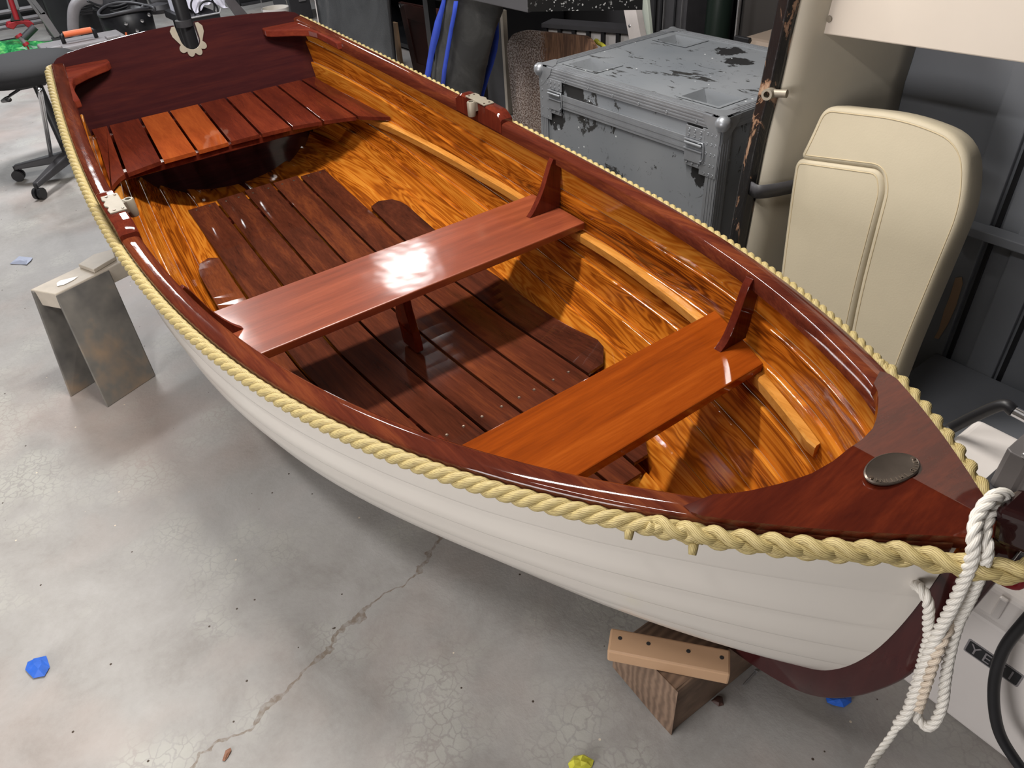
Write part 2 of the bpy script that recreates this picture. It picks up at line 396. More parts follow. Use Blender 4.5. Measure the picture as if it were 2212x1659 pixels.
# ---------------------------------------------------------------- the dinghy: lines
SXs = np.array([-.04,.209,.494,.754,.916,1.084,1.226,1.405,1.574,1.77,1.93,2.063,2.173,2.265,2.343,2.414,2.477,2.536,2.591,2.642,2.731,2.811,2.85,2.885])
SBs = np.array([.464,.504,.541,.566,.578,.587,.59,.585,.569,.541,.512,.483,.452,.420,.387,.354,.321,.289,.257,.225,.160,.094,.060,.028])
SZs = np.array([.850,.806,.764,.732,.711,.694,.682,.669,.663,.662,.665,.671,.679,.687,.694,.699,.704,.709,.713,.718,.728,.740,.747,.753])
_pz = np.polyfit(SXs, SZs, 5); XE = 2.895
def _s(x): return np.sqrt(np.clip((XE - np.asarray(x, float)) / (XE + .04), 0, None))
_pb = np.polyfit(_s(SXs), SBs, 6)
def zs(x): return np.polyval(_pz, x)
def bs(x): return np.clip(np.polyval(_pb, _s(x)), 0.02, None)
TK = np.array([0, .25, .5, .75, .9, 1.0])
_zb = np.polyfit(TK, [0.3441, 0.2607, 0.1179, 0.1294, 0.1683, 0.1953], 4); _nn = np.polyfit(TK, [2.7664, 2.906, 2.6667, 2.0373, 1.9464, 2.6], 4)
RZ = np.array([.19, .24, .28, .34, .42, .553, .667, .76]); RX = np.array([2.60, 2.67, 2.74, 2.79, 2.825, 2.855, 2.868, 2.875])
ZEND = np.polyval(_zb, 1.0)
_rz = np.linspace(.19, .76, 60)
def _cr(q):
    k = np.clip(np.searchsorted(RZ, q) - 1, 0, len(RZ) - 2); g = np.gradient(RX, RZ); h = RZ[k + 1] - RZ[k]; t = (q - RZ[k]) / h
    return (2 * t ** 3 - 3 * t ** 2 + 1) * RX[k] + (t ** 3 - 2 * t ** 2 + t) * h * g[k] + (-2 * t ** 3 + 3 * t ** 2) * RX[k + 1] + (t ** 3 - t ** 2) * h * g[k + 1]
_rx = np.array([_cr(q) for q in _rz]); _rx = np.convolve(np.pad(_rx, 4, 'edge'), np.ones(9) / 9, 'valid')
def xtr(z): return -.04 + (.85 - z) * .33          # raked transom inner face
def hull(t, u, off=0.0, side=1):
    """outer skin of the hull; t 0 stern..1 stem, u 0 keel..1 sheer, off outward offset"""
    def base(t, u):
        t = np.asarray(t, float); u = np.asarray(u, float)
        zb = np.polyval(_zb, t); n = np.polyval(_nn, t); th = u * PI / 2
        y = np.sin(th) ** (2 / n); z = 1 - np.clip(np.cos(th), 0, 1) ** (2 / n)
        xe = 2.878
        z1 = ZEND + (zs(xe) - ZEND) * (1 - np.clip(np.cos(th), 0, 1) ** (2 / 2.6))
        z0 = .344 + (.84 - .344) * (1 - np.clip(np.cos(th), 0, 1) ** (2 / 2.77))
        x0 = xtr(z0); xr = np.interp(z1, _rz, _rx)
        x = x0 + (xr - x0) * t
        xs = -.04 + (xe + .04) * t
        B = np.clip(bs(xs) - .012, .012, None); zt = zs(xs) - .010
        return np.stack([x, y * B, zb + (zt - zb) * z], -1)
    P = base(t, u)
    if np.any(np.asarray(off) != 0):
        e = 1e-3
        t1 = np.clip(np.asarray(t) + e, 0, 1); t0 = np.clip(np.asarray(t) - e, 0, 1); u1 = np.clip(np.asarray(u) + e, 0, 1); u0 = np.clip(np.asarray(u) - e, 0.002, 1)
        n = np.cross(base(t1, u) - base(t0, u), base(t, u1) - base(t, u0)); n /= np.linalg.norm(n, axis=-1, keepdims=True) + 1e-12
        n = np.where((n[..., 1:2] < 0), -n, n)
        P = P + n * np.asarray(off)[..., None]
    P = P * np.array([1, side, 1])
    return P
def inner_y(x, z, off=-.010):
    """half breadth of the inner skin at a given x and height"""
    t = np.full(81, (x + .0) / 2.86); u = np.linspace(0.02, 1, 81)
    for _ in range(4):
        P = hull(t, u, np.full(81, off)); t = np.clip(t + (x - P[:, 0]) / 2.9, 0, 1)
    return float(np.interp(z, P[:, 2], P[:, 1]))
def hull_z(x, y, off=0.0):
    t = np.full(81, x / 2.86); u = np.linspace(0.02, 1, 81)
    for _ in range(4):
        P = hull(t, u, np.full(81, off)); t = np.clip(t + (x - P[:, 0]) / 2.9, 0, 1)
    return float(np.interp(y, P[:, 1], P[:, 2]))
US = [np.array(a[::-1]) for a in ([1, .955, .878, .79, .70, .60, .49, .37, .22, 0], [1, .935, .858, .77, .68, .58, .475, .355, .21, 0],
      [1, .885, .793, .70, .605, .515, .42, .31, .18, 0], [1, .90, .80, .70, .60, .50, .40, .29, .17, 0])]
def uk(k, t): return np.interp(t, [0, .4, .82, 1.0], [U[k] for U in US])

boat = thing('rowing_boat', 'white clinker rowing boat with glossy varnished mahogany interior and rope fender, raised on wooden supports', 'boat', (1.4, 0, 0))
V = []; F = []; UV = []; MI = []
NTs = 72; tt = 1 - (1 - np.linspace(0, 1, NTs)) ** 1.25; NU = 8
for side in (1, -1):
    for k in range(9):
        a = uk(k, tt); b = uk(k + 1, tt)
        fade = np.clip((1 - tt) / .12, 0, 1) ** .7
        for layer, (lo, hi) in enumerate((((.013), 0.0), (.001, -.013))):
            base = len(V)
            for j, q in enumerate((0, .03, .09, .35, .65, .94, .985, 1)):
                u = a + (b - a) * q
                off = (lo + (hi - lo) * q - (.0035 * (1 - q / .09) ** 2 if q < .09 else 0)) if layer == 0 else lo + (hi - lo) * q - (.0035 * ((q - .94) / .06) ** 2 if q > .94 else 0) * -1
                P = hull(tt, np.clip(u, .004, 1), off * fade + (0 if layer == 0 else -.004 * (1 - fade)), side)
                g = q * .09
                for i in range(NTs):
                    V.append(P[i]); UV.append((P[i, 0] * 1.0 + k * 3.3 + (side > 0) * 1.7, k + .05 + g * 1.0 + (side > 0) * 20))
            for j in range(NU - 1):
                for i in range(NTs - 1):
                    f = (base + j * NTs + i, base + j * NTs + i + 1, base + (j + 1) * NTs + i + 1, base + (j + 1) * NTs + i)
                    if (side > 0) == (layer == 0): f = f[::-1]
                    F.append(f); MI.append(0 if layer == 0 else 1)
        n2 = 2 * NU * NTs; b0 = len(V) - n2
        for i in range(NTs - 1):    # edges of the strake: lower edge outside, upper edge inside
            lo = (b0 + i, b0 + i + 1, b0 + NU * NTs + i + 1, b0 + NU * NTs + i)
            hi = (b0 + (NU - 1) * NTs + i, b0 + (NU - 1) * NTs + i + 1, b0 + (2 * NU - 1) * NTs + i + 1, b0 + (2 * NU - 1) * NTs + i)
            F.append(lo if side > 0 else lo[::-1]); MI.append(0)
            F.append(hi[::-1] if side > 0 else hi); MI.append(1)
ho = mesh('hull', V, F, None, boat, uv=UV, mats=[M_WHITE, M_FIG], mi=MI)
me = ho.data; bm = bmesh.new(); bm.from_mesh(me)
for f in bm.faces: f.smooth = True
for e in bm.edges:
    if len(e.link_faces) == 2 and e.calc_face_angle(0) > .5: e.smooth = False
bm.to_mesh(me); bm.free()

# transom with arched top and sculling notch
sec = hull(np.zeros(24), np.linspace(.004, 1, 24), np.full(24, .004))
ys = sec[:, 1]; zz = sec[:, 2]
top = [(.455, .846), (.448, .858), (.435, .867), (.40, .876), (.33, .884), (.22, .892), (.12, .897), (.052, .899)]
ncy, nr = .012, .036
notch = [(ncy + nr, .898)] + [(ncy + nr * math.cos(a), .848 + nr * math.sin(a)) for a in np.linspace(0, -PI, 14)] + [(ncy - nr, .898)]
poly = [(y, z) for y, z in zip(ys, zz)] + top[:-1] + notch + [(-y, z) for y, z in top[::-1][1:]] + [(-y, z) for y, z in zip(ys[::-1], zz[::-1])]
P0 = [np.array((xtr(z), y, z)) for y, z in poly]
MB().prism(P0, (-.024, 0, -.008)).build('transom', M_TRANSOM, boat, bevel=.004)
# toothed metal rim round the notch
out = []; inn = []
ang = list(np.linspace(0, -PI, 41))
pts_i = [(ncy + nr + .001, .893)] + [(ncy + (nr - .001) * math.cos(a), .848 + (nr - .001) * math.sin(a)) for a in ang] + [(ncy - nr - .001, .893)]
def lobe(a):
    return nr + .007 + .017 * abs(math.sin((a + .35) / (PI - .7) * 4 * PI)) ** .6
pts_o = [(ncy + nr + .013, .893), (ncy + nr + .024, .880), (ncy + nr + .022, .862)] + [(ncy + lobe(a) * math.cos(a), .848 + lobe(a) * math.sin(a)) for a in np.linspace(-.35, -PI + .35, 40)] + [(ncy - nr - .022, .862), (ncy - nr - .024, .880), (ncy - nr - .013, .893)]
ring = pts_i + pts_o[::-1]
MB().prism([np.array((xtr(z) + .0005, y, z)) for y, z in ring], (.004, 0, .001)).build('notch_plate', M_METAL, boat, bevel=.0008)

# stem, keel (one maroon backbone outside the planking)
outer = [(2.928, .775), (2.926, .735), (2.918, .66), (2.908, .58), (2.896, .50), (2.882, .43), (2.856, .36), (2.826, .30), (2.785, .243), (2.735, .207), (2.66, .180), (2.56, .163), (2.40, .146), (2.1, .120), (1.7, .098), (1.3, .093), (1.0, .120), (.7, .170), (.45, .225), (.2, .275), (.09, .30)]
innr = [(2.902, .775), (2.896, .735), (2.858, .66), (2.848, .58), (2.838, .50), (2.82, .43), (2.785, .36), (2.75, .31), (2.70, .27), (2.65, .24), (2.58, .215), (2.50, .20), (2.35, .185), (2.1, .165), (1.7, .145), (1.3, .14), (1.0, .165), (.7, .215), (.45, .27), (.2, .325), (.11, .35)]
outer = spline([(x, 0, z) for x, z in outer], 4); innr = spline([(x, 0, z) for x, z in innr], 4)
m = MB(); n = len(outer); Vv = []
for i in range(n):
    t = .011 + .006 * 0; q = (outer[i] - innr[i]); q /= np.linalg.norm(q)
    for (p, w_) in ((innr[i], .014), (outer[i] - q * .004, .014), (outer[i], .010)):
        Vv += [p + np.array([0, w_, 0]), p - np.array([0, w_, 0])]
Ff = []
for i in range(n - 1):
    a = i * 6; b = a + 6
    for (p, q) in ((0, 2), (2, 4), (4, 5), (5, 3), (3, 1), (1, 0)): Ff.append((a + p, a + q, b + q, b + p))
Ff += [(0, 1, 3, 5, 4, 2), tuple((n - 1) * 6 + k for k in (0, 2, 4, 5, 3, 1))]
mesh('stem_and_keel', Vv, Ff, M_STEM, boat, auto=50)
# stem head block standing above the rope
MB().box((2.924, 0, .790), (.060, .054, .050), np.array([[.97, 0, -.24], [0, 1, 0], [.24, 0, .97]])).build('stem_head', M_STEMHEAD, boat, bevel=.009, seg=3)

# rails
def side_normals(P, side):
    T = np.gradient(P, axis=0); T[:, 2] = 0; T /= np.linalg.norm(T, axis=1)[:, None]
    n = np.stack([-T[:, 1], T[:, 0], 0 * T[:, 0]], 1) * side    # outward for side>0 when path goes +x
    return n
for side in (1, -1):
    x = np.concatenate([np.linspace(-.055, 2.6, 110), np.linspace(2.61, 2.872, 24)])
    P = np.stack([x, side * bs(x), zs(x)], 1); N_ = side_normals(P, side)
    wd = np.interp(x, [0, 2.55, 2.75, 2.87], [.043, .043, .040, .020])
    m = MB(); prof = [(-.004, -.030), (0, -.012), (-.001, -.004), (-.006, -.0005), (-.018, .0015), (-.034, 0), (-.0405, -.0035), (-.043, -.009), (-.043, -.036), (-.030, -.036)]
    k = len(prof); Vv = []
    for i in range(len(x)):
        for a, b in prof:
            aa = a * wd[i] / .043
            Vv.append(P[i] + aa * N_[i] + np.array([0, 0, b - .006 * min(1, max(0, (x[i] - 2.64) / .05))]))
    Ff = [(i * k + j, i * k + (j + 1) % k, (i + 1) * k + (j + 1) % k, (i + 1) * k + j) for i in range(len(x) - 1) for j in range(k)] + [tuple(range(k)), tuple(range((len(x) - 1) * k, len(x) * k))]
    mesh('gunwale', Vv, Ff, M_RAIL, boat, auto=50)
    # raised rowlock pad and its metal rowlock plate
    x = np.linspace(.925, 1.165, 40); P = np.stack([x, side * bs(x), zs(x)], 1); N_ = side_normals(P, side)
    hgt = .030 * np.clip(np.minimum((x - .918) / .035, (1.172 - x) / .035), 0, 1) ** .6
    k = 6; Vv = []
    for i in range(len(x)):
        h = max(hgt[i], .002)
        for a, b in ((0.000, -.012), (0.0, h - .004), (-.005, h), (-.040, h), (-.045, h - .005), (-.045, -.030)): Vv.append(P[i] + a * N_[i] + np.array([0, 0, b]))
    Ff = [(i * k + j, i * k + (j + 1) % k, (i + 1) * k + (j + 1) % k, (i + 1) * k + j) for i in range(len(x) - 1) for j in range(k)] + [tuple(range(k)), tuple(range((len(x) - 1) * k, len(x) * k))]
    mesh('rowlock_pad', Vv, Ff, M_KNEE, boat, auto=40)
    xc = 1.035; z0 = float(zs(xc)) + .030; yb = float(bs(xc)) * side; T = np.array([1, (bs(xc + .05) - bs(xc - .05)) / .1 * side, (zs(xc + .05) - zs(xc - .05)) / .1]); T /= np.linalg.norm(T)
    Nn = np.cross([0, 0, 1.0], T) * side; C0 = np.array([xc, yb, z0])
    q = lambda a, b, c=0: C0 + T * a + Nn * b + np.array([0, 0, c])
    m = MB().prism([q(-.050, -.008), q(-.050, -.048), q(.050, -.048), q(.050, -.008), q(.030, -.006), q(.018, -.012), q(.006, -.005), q(-.006, -.005), q(-.018, -.012), q(-.030, -.006)], (0, 0, .004))
    pl = m.build('rowlock_plate', M_METAL, boat, bevel=.001)
    so = MB(); cc = q(0.0, -.062, .004)
    so.lathe(cc, [(.0075, -.045), (.0125, -.045), (.0135, -.04), (.0135, -.002), (.012, 0), (.0075, 0), (.0075, -.044)], 20)
    so.box(q(0, -.049, -.012), (.024, .012, .028)); so.build('socket', M_METAL, pl, auto=40)
    for a in (-.040, .040):
        for b in (-.020, -.040): MB().lathe(q(a, b, .0042), [(.0035, 0), (.003, .0012), (.0, .0014)], 10).build('screw', M_SCREW, pl)

# breasthook: crowned panel filling the bow, concave aft edge
half = [(0, 2.706), (.04, 2.7055), (.085, 2.699), (.118, 2.686), (.150, 2.666), (.172, 2.645), (.180, 2.634), (.187, 2.631), (.2, 2.628), (.218, 2.620)]
hy = np.array([a for a, b in half]); hx = np.array([b for a, b in half])
V_ = []; F_ = []; nj = 33; ni = 20
yn = np.linspace(-1, 1, nj)
for layer in (0, 1):
    for i, s_ in enumerate(np.linspace(0, 1, ni)):
        for j, a in enumerate(yn):
            ya = a * .222; xa = np.interp(abs(ya), hy, hx)
            # the edge toward the stem follows the rail
            x = xa + (2.900 - xa) * s_
            yl = float(bs(x)) - .0015; y = a * yl if s_ > 0 else ya
            y = a * (yl * s_ + .222 * (1 - s_)) if s_ < .35 else a * yl
            y = a * (min(yl, .222 * (1 - s_ / .25) + yl * s_ / .25) if s_ < .25 else yl)
            crown = .020 * (1 - abs(a)) * (1 - .35 * s_)
            V_.append((x, y, float(zs(x)) + .0025 + crown - layer * .020))
nl = ni * nj
for i in range(ni - 1):
    for j in range(nj - 1):
        a = i * nj + j
        F_.append((a, a + 1, a + nj + 1, a + nj)); F_.append((nl + a, nl + a + nj, nl + a + nj + 1, nl + a + 1))
for j in range(nj - 1): F_.append((j, nl + j, nl + j + 1, j + 1)); a = (ni - 1) * nj + j; F_.append((a, a + 1, nl + a + 1, nl + a))
for i in range(ni - 1): F_.append((i * nj, (i + 1) * nj, nl + (i + 1) * nj, nl + i * nj)); a = i * nj + nj - 1; F_.append((a, nl + a, nl + a + nj, a + nj))
bo = mesh('breasthook', V_, F_, M_BREAST, boat, auto=50)
# oval maker's plate
pc = atz(1925, 1018, .752); pm = MB(); PA = np.array([.20, 1, 0]); PA /= np.linalg.norm(PA); PB = np.array([-PA[1], PA[0], 0]); sl = .06
def pp(a, b, h=0): 
    p = pc + PA * a + PB * b; p[2] = .7475 + .019 * (1 - abs(p[1]) / .15) * .55 - (p[0] - 2.75) * .02 + h; return p
ring_ = [(.042 * math.cos(t), .0235 * math.sin(t)) for t in np.linspace(0, 2 * PI, 48, endpoint=False)]
pm.add([pp(a, b, .0) for a, b in ring_] + [pp(a, b, .0020) for a, b in ring_] + [pp(a * .95, b * .93, .0032) for a, b in ring_] + [pp(a * .92, b * .88, .0026) for a, b in ring_],
       [(k * 48 + i, k * 48 + (i + 1) % 48, (k + 1) * 48 + (i + 1) % 48, (k + 1) * 48 + i) for k in range(3) for i in range(48)] + [tuple(range(144, 192)), tuple(range(47, -1, -1))])
plate = pm.build('name_plate', M_BRONZE, boat, auto=50)
# raised capitals round the lower rim
def glyph_text(name, text, place, size, mat, parent, depth=.0006):
    """letters as real meshes; place(i)->(origin, right, up)"""
    Vt = []; Ft = []
    for i, ch in enumerate(text):
        if ch == ' ': continue
        cu = bpy.data.curves.new('t', 'FONT'); cu.body = ch; cu.size = size; cu.extrude = depth; cu.align_x = 'CENTER'; cu.align_y = 'CENTER'; cu.resolution_u = 3
        to = bpy.data.objects.new('t', cu); COL.objects.link(to); bpy.context.view_layer.update()
        mm = to.to_mesh(); o_, r_, u_ = place(i); n_ = np.cross(r_, u_)
        b0 = len(Vt); Vt += [o_ + v.co.x * r_ + v.co.y * u_ + v.co.z * n_ for v in mm.vertices]; Ft += [tuple(b0 + q for q in p.vertices) for p in mm.polygons]
        to.to_mesh_clear(); bpy.data.objects.remove(to); bpy.data.curves.remove(cu)
    return mesh(name, Vt, Ft, mat, parent)
tx = 'HNIIIHI GIIIC'
def pl_(i):
    # read from inside the boat: letters run along the stem-side rim
    a = math.radians(205 + i * 11.5 * 1.0); a_, b_ = .036 * math.cos(a), .0185 * math.sin(a)
    o_ = pp(a_, b_, .0030); r = pp(a_ + .001 * -math.sin(a) * 1.6, b_ + .001 * math.cos(a) * .9, .0030) - o_; r /= np.linalg.norm(r)
    u_ = np.cross([0, 0, 1.0], r); return o_, r, u_
glyph_text('plate_lettering', tx, pl_, .0085, M_BRONZE_L, plate)
for a in (-.0365, .0365): MB().lathe(pp(a, 0, .0028), [(.0032, 0), (.0028, .001), (0, .0013)], 12).build('screw', M_SCREW, plate)

# quarter knees at the transom corners
for side in (1, -1):
    kp = [(-.033, .285), (-.035, .38), (-.035, .455), (.05, .475), (.27, .492), (.262, .452), (.19, .448), (.12, .440), (.080, .425), (.045, .375), (.010, .300), (-.005, .285)]
    def kz(x): return .838 - (x + .033) * .135
    MB().prism([np.array((x, side * y, kz(x))) for x, y in (kp if side > 0 else kp[::-1])], (0, 0, -.026)).build('quarter_knee', M_QKNEE, boat, bevel=.005, seg=3)

# thwarts
def thwart(name, x0, x1, z, mat, lab):
    n = 7; P = []
    for x in np.linspace(x0, x1, n): P.append((x, inner_y(x, z - .012) - .003, z))
    pts = P + [(x, -y, z) for x, y, _ in P[::-1]]
    o = MB().prism([np.array(p) - [0, 0, .022] for p in pts], (0, 0, .022)).build(name, mat, boat, bevel=.003)
    o['label'] = lab; return o
thwart('thwart', 1.302, 1.562, .500, M_THWART_M, 'wide middle seat plank with a bright reflection')
thwart('thwart', 2.147, 2.345, .530, M_THWART_F, 'orange-brown forward seat plank')
# standing knees on the thwart ends
for (xk, z0, y0, ztop) in ((1.425, .500, .436, .645), (2.255, .530, .296, .668)):
    for side in (1, -1):
        ysk = inner_y(xk, z0 + .01) - .002; yt = float(bs(xk)) - .048
        inner = spline([(y0, z0, 0), (y0 + .022, z0 + .022, 0), (y0 + (yt - y0) * .55, z0 + (ztop - z0) * .48, 0), (yt - .016, ztop - .012, 0), (yt - .004, ztop + .008, 0)], 5)
        hp = [(inner_y(xk, z) - .003, z) for z in np.linspace(ztop - .004, z0 + .002, 6)]
        pts = [(a, b) for a, b, _ in inner] + [(yt + .004, ztop + .004)] + hp + [(ysk, z0)]
        pts = [np.array((xk - .009, side * a, b)) for a, b in pts]
        MB().prism(pts if side > 0 else pts[::-1], (.018, 0, 0)).build('thwart_knee', M_KNEE, boat, bevel=.0025)
# post under the middle thwart
pr = [(1.372, .478), (1.462, .478), (1.462, .470), (1.440, .462), (1.436, .42), (1.442, .37), (1.462, .31), (1.470, .262), (1.47, .245), (1.392, .245), (1.385, .29), (1.372, .33), (1.380, .36), (1.398, .40), (1.396, .462), (1.372, .470)]
MB().prism([np.array((x, -.012, z)) for x, z in pr], (0, .024, 0)).build('thwart_post', M_KNEE, boat, bevel=.003)

# risers: pale battens along the planking that carry the seats
def riser_z(x): return np.interp(x, [.35, .56, 1.0, 1.3, 1.55, 1.9, 2.2, 2.36, 2.56], [.565, .548, .498, .474, .468, .478, .500, .510, .520])
for side in (1, -1):
    x = np.linspace(.30, 2.555, 110); z = riser_z(x)
    Vv = []; k = 6
    for i in range(len(x)):
        yi = inner_y(x[i], z[i] - .01) + .002; e = 1.0
        dz = min(1.0, .35 + (2.56 - x[i]) / .02)
        tck = .021 * min(1, .5 + (2.56 - x[i]) / .03)
        for a, b in ((0, .0), (-tck * .8, 0), (-tck, -.004), (-tck, -.024), (-tck * .85, -.028), (.002, -.028)):
            Vv.append((x[i], side * (yi + a), z[i] + b))
    Ff = [(i * k + j, i * k + (j + 1) % k, (i + 1) * k + (j + 1) % k, (i + 1) * k + j) for i in range(len(x) - 1) for j in range(k)] + [tuple(range(k)), tuple(range((len(x) - 1) * k, len(x) * k))]
    mesh('riser', Vv, Ff, M_RISER, boat, auto=35)

# stern seat of nine tapered slats
def seat_z(x): return .65 - .1415 * (x + .03)
sa = np.array([-.45, -.372, -.262, -.157, -.045, .058, .163, .267, .369, .450]) ; 
sf = np.array([(.475, -.530), (.412, -.424), (.389, -.300), (.387, -.182), (.385, -.067), (.387, .046), (.393, .160), (.414, .274), (.448, .396), (.520, .522)])
gap = .0045; m = MB()
for k in range(9):
    a0, a1 = sa[k] + gap, sa[k + 1] - gap; f0, f1 = sf[k].copy(), sf[k + 1].copy()
    if k > 0: f0[1] += gap
    if k < 8: f1[1] -= gap
    xa = lambda y: xtr(.64) + .006
    if k == 0: pts = [(xa(0), -inner_y(.045, .64) + .003), (xa(0), a1), (f1[0], f1[1]), (.43, -.452), (.475, -.490), (.495, -inner_y(.495, .575) + .004)] + [(x, -inner_y(x, seat_z(x) - .01) + .004) for x in np.linspace(.42, .1, 5)]
    elif k == 8: pts = [(xa(0), a0), (xa(0), inner_y(.045, .64) - .003)] + [(x, inner_y(x, seat_z(x) - .01) - .004) for x in np.linspace(.1, .42, 5)] + [(.52, inner_y(.52, .57) - .004), (.515, .490), (.480, .440), (f0[0], f0[1])]
    else: pts = [(xa(0), a0), (xa(0), a1), tuple(f1), tuple(f0)]
    P = [np.array((x, y, seat_z(x) - .014)) for x, y in pts]
    if k == 0: P = P
    m.prism(P[::-1], (0, 0, .014))
seat = m.build('stern_seat', M_SLAT, boat, bevel=.0015)
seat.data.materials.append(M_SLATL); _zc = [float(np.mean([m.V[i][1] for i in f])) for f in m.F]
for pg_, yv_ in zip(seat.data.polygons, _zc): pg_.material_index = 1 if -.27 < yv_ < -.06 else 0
m = MB()
for (xb, wdt) in ((.075, .03), (.36, .035)):
    yy = inner_y(xb, seat_z(xb) - .04) - .006
    m.box((xb, 0, seat_z(xb) - .014 - .0135), (wdt, 2 * yy, .026))
m.build('seat_bearer', M_KNEE, seat, bevel=.003)

# floorboards following the rocker
def fz(x): return np.interp(x, [.30, .45, .6, .75, .87, 1.0, 1.2, 1.5, 1.9, 2.3], [.398, .366, .338, .312, .290, .265, .240, .236, .248, .262])
fxs = np.linspace(.3, 2.3, 60); _fp = np.polyfit(fxs, fz(fxs), 6)
def fz(x): return np.polyval(_fp, x)
def bnd(k, x): return np.interp(x, [.33, .85, 1.3, 1.9, 2.22], [[.055, .055, .058, .055, .048], [.162, .168, .178, .166, .130], [.270, .285, .298, .285, .212], [.36, .385, .412, .388, .35]][k])
m = MB(); g = .0042
def board(lo, hi, x0, x1, r0, r1, tilt=0.0):
    """strip between two boundary functions; r0/r1: corner rounding on the outer side"""
    x = np.linspace(x0, x1, 34); k = 4; Vv = []
    for xi in x:
        a, b = lo(xi), hi(xi)
        if r1 and xi > x1 - r1: s_ = (xi - (x1 - r1)) / r1; b = a + (b - a) * (1 - (.55 * (1 - math.sqrt(max(0, 1 - s_ * s_ * .96)))) / 1.0)
        if False and xi < 0: pass
        if r0 and xi < x0 + r0: s_ = ((x0 + r0) - xi) / r0; b = a + (b - a) * (1 - (.8 * (1 - math.sqrt(max(0, 1 - s_ * s_ * .96)))))
        z = fz(xi)
        zb_ = z + tilt * (b - a)
        if tilt: zb_ = max(zb_, float(hull_z(xi, b, -.013)) + .016); z = max(z, float(hull_z(xi, a, -.013)) + .016)
        Vv += [(xi, a, z - .012), (xi, b, zb_ - .012), (xi, b, zb_), (xi, a, z)]
    F = [(i * 4 + j, (i + 1) * 4 + j, (i + 1) * 4 + (j + 1) % 4, i * 4 + (j + 1) % 4) for i in range(33) for j in range(4)] + [(0, 1, 2, 3), (135, 134, 133, 132)]
    return Vv, F
for side in (1, -1):
    if side > 0:
        m.add(*board(lambda x: -bnd(0, x) + g, lambda x: bnd(0, x) - g, .33, 2.235, 0, 0))
    for k, (x0, x1, r0, r1) in enumerate(((.335, 2.225, 0, .0), (.345, 2.19, 0, .07), (.675, 1.86, .12, .09))):
        Vv, F = board(lambda x: bnd(k, x) + g, lambda x: bnd(k + 1, x) - g, x0, x1, r0, r1, .10 if k == 2 else 0.0)
        if side < 0: Vv = [(x, -y, z) for x, y, z in Vv]; F = [f[::-1] for f in F]
        m.add(Vv, F)
fb = m.build('floorboards', M_BOARD, boat, bevel=.0015)
for xb, hw in ((.45, .25), (1.02, .385), (1.70, .385), (2.10, .20)):
    MB().box((xb, 0, fz(xb) - .012 - .0105), (.035, 2 * hw, .019)).build('board_cleat', M_KNEE, fb)
sproto = None
for xb in (.36, 1.02, 1.74, 1.82, 2.13):
    for side in (1, -1):
        for k in range(4):
            if k == 3 and not (.95 < xb < 1.85): continue
            lo = 0 if k == 0 else bnd(k - 1, xb); hi = bnd(k, xb)
            for f_ in ((.55,) if k == 0 else (.28, .72)):
                if xb == 1.74 and k < 3: continue
                if xb == 1.82 and k == 3: continue
                y = lo + (hi - lo) * f_
                p = (xb, side * y, fz(xb) + .0003)
                if sproto is None:
                    sproto = MB().lathe((0, 0, 0), [(.0045, 0), (.0040, .0009), (.0012, .0004), (0, .0004)], 12).build('screw', M_SCREW, fb); sproto.location = p
                    so = sproto
                else:
                    so = sproto.copy(); COL.objects.link(so); so.location = p

# rope fender right round the sheer
for side in (1, -1):
    x = np.concatenate([[-.050], np.linspace(-.03, 2.66, 120)])
    y = bs(x) + .0125; z = zs(x) - .020
    P = np.stack([x, side * y, z], 1)
    P = np.vstack([[(-.062, side * .458, .838)], P])
    m = MB(); rope(m, P, .0138, .078 if side > 0 else -.078, 3, .005, 8)
    m.build('rope_fender', M_ROPE, boat, smooth=True, uv=True)
    xb = np.concatenate([np.linspace(2.60, 2.86, 30)])
    P = np.stack([xb, side * (bs(xb) + np.interp(xb, [2.6, 2.66], [.011, .015])), zs(xb) - np.interp(xb, [2.6, 2.68], [.020, .021])], 1)
    m = MB(); R_ = P
    endp = np.array([(2.895, side * .052, .730), (2.922, side * .040, .739), (2.942, side * .022, .746), (2.950, 0, .749)])
    P = np.vstack([P[::3], endp]); P = spline(P, 6)
    braid(m, P, .0185, .105, (0, .5 * side, 1.0), .004, 10); rope(m, P, .0125, -.12 * side, 3, .004, 8)
    m.build('rope_splice', M_ROPE, boat, smooth=True, uv=True)
# loose strand ends of the splice
for (x_, dz) in ((2.585, -.004), (2.655, -.012)):
    c = np.array((x_, -float(bs(x_)) - .020, float(zs(x_)) - .022 + dz))
    m = MB(); m.tube([c + np.array((0, 0, .004)), c + np.array((.004, -.006, 0)), c + np.array((.008, -.011, -.006))], [.006, .0065, .005], 8)
    m.build('rope_end', M_ROPE, boat, smooth=True, uv=True)

# ---------------------------------------------------------------- props near the boat
def rounded_poly(pts, r, n=6):
    """round the corners of a 2d polygon; r scalar or list"""
    out = []; N = len(pts); rr = r if isinstance(r, (list, tuple)) else [r] * N
    for i in range(N):
        p = np.array(pts[i], float); a = np.array(pts[i - 1], float) - p; b = np.array(pts[(i + 1) % N], float) - p
        la, lb = np.linalg.norm(a), np.linalg.norm(b); k = min(rr[i], la * .48, lb * .48)
        if k <= 1e-6: out.append(tuple(p)); continue
        A = p + a / la * k; B = p + b / lb * k
        for t in np.linspace(0, 1, n): out.append(tuple((1 - t) ** 2 * A + 2 * t * (1 - t) * p + t * t * B))
    return out
PLY = mat_plain('plywood pale', srgb(170, 140, 112), 0.6, var=0.12, vs=9)
M_BLACKP = mat_plain('black plastic', srgb(28, 28, 31), 0.45, var=0.15, vs=20)
M_DKGREY = mat_plain('dark grey plastic', srgb(60, 59, 62), 0.5, var=0.12, vs=20)
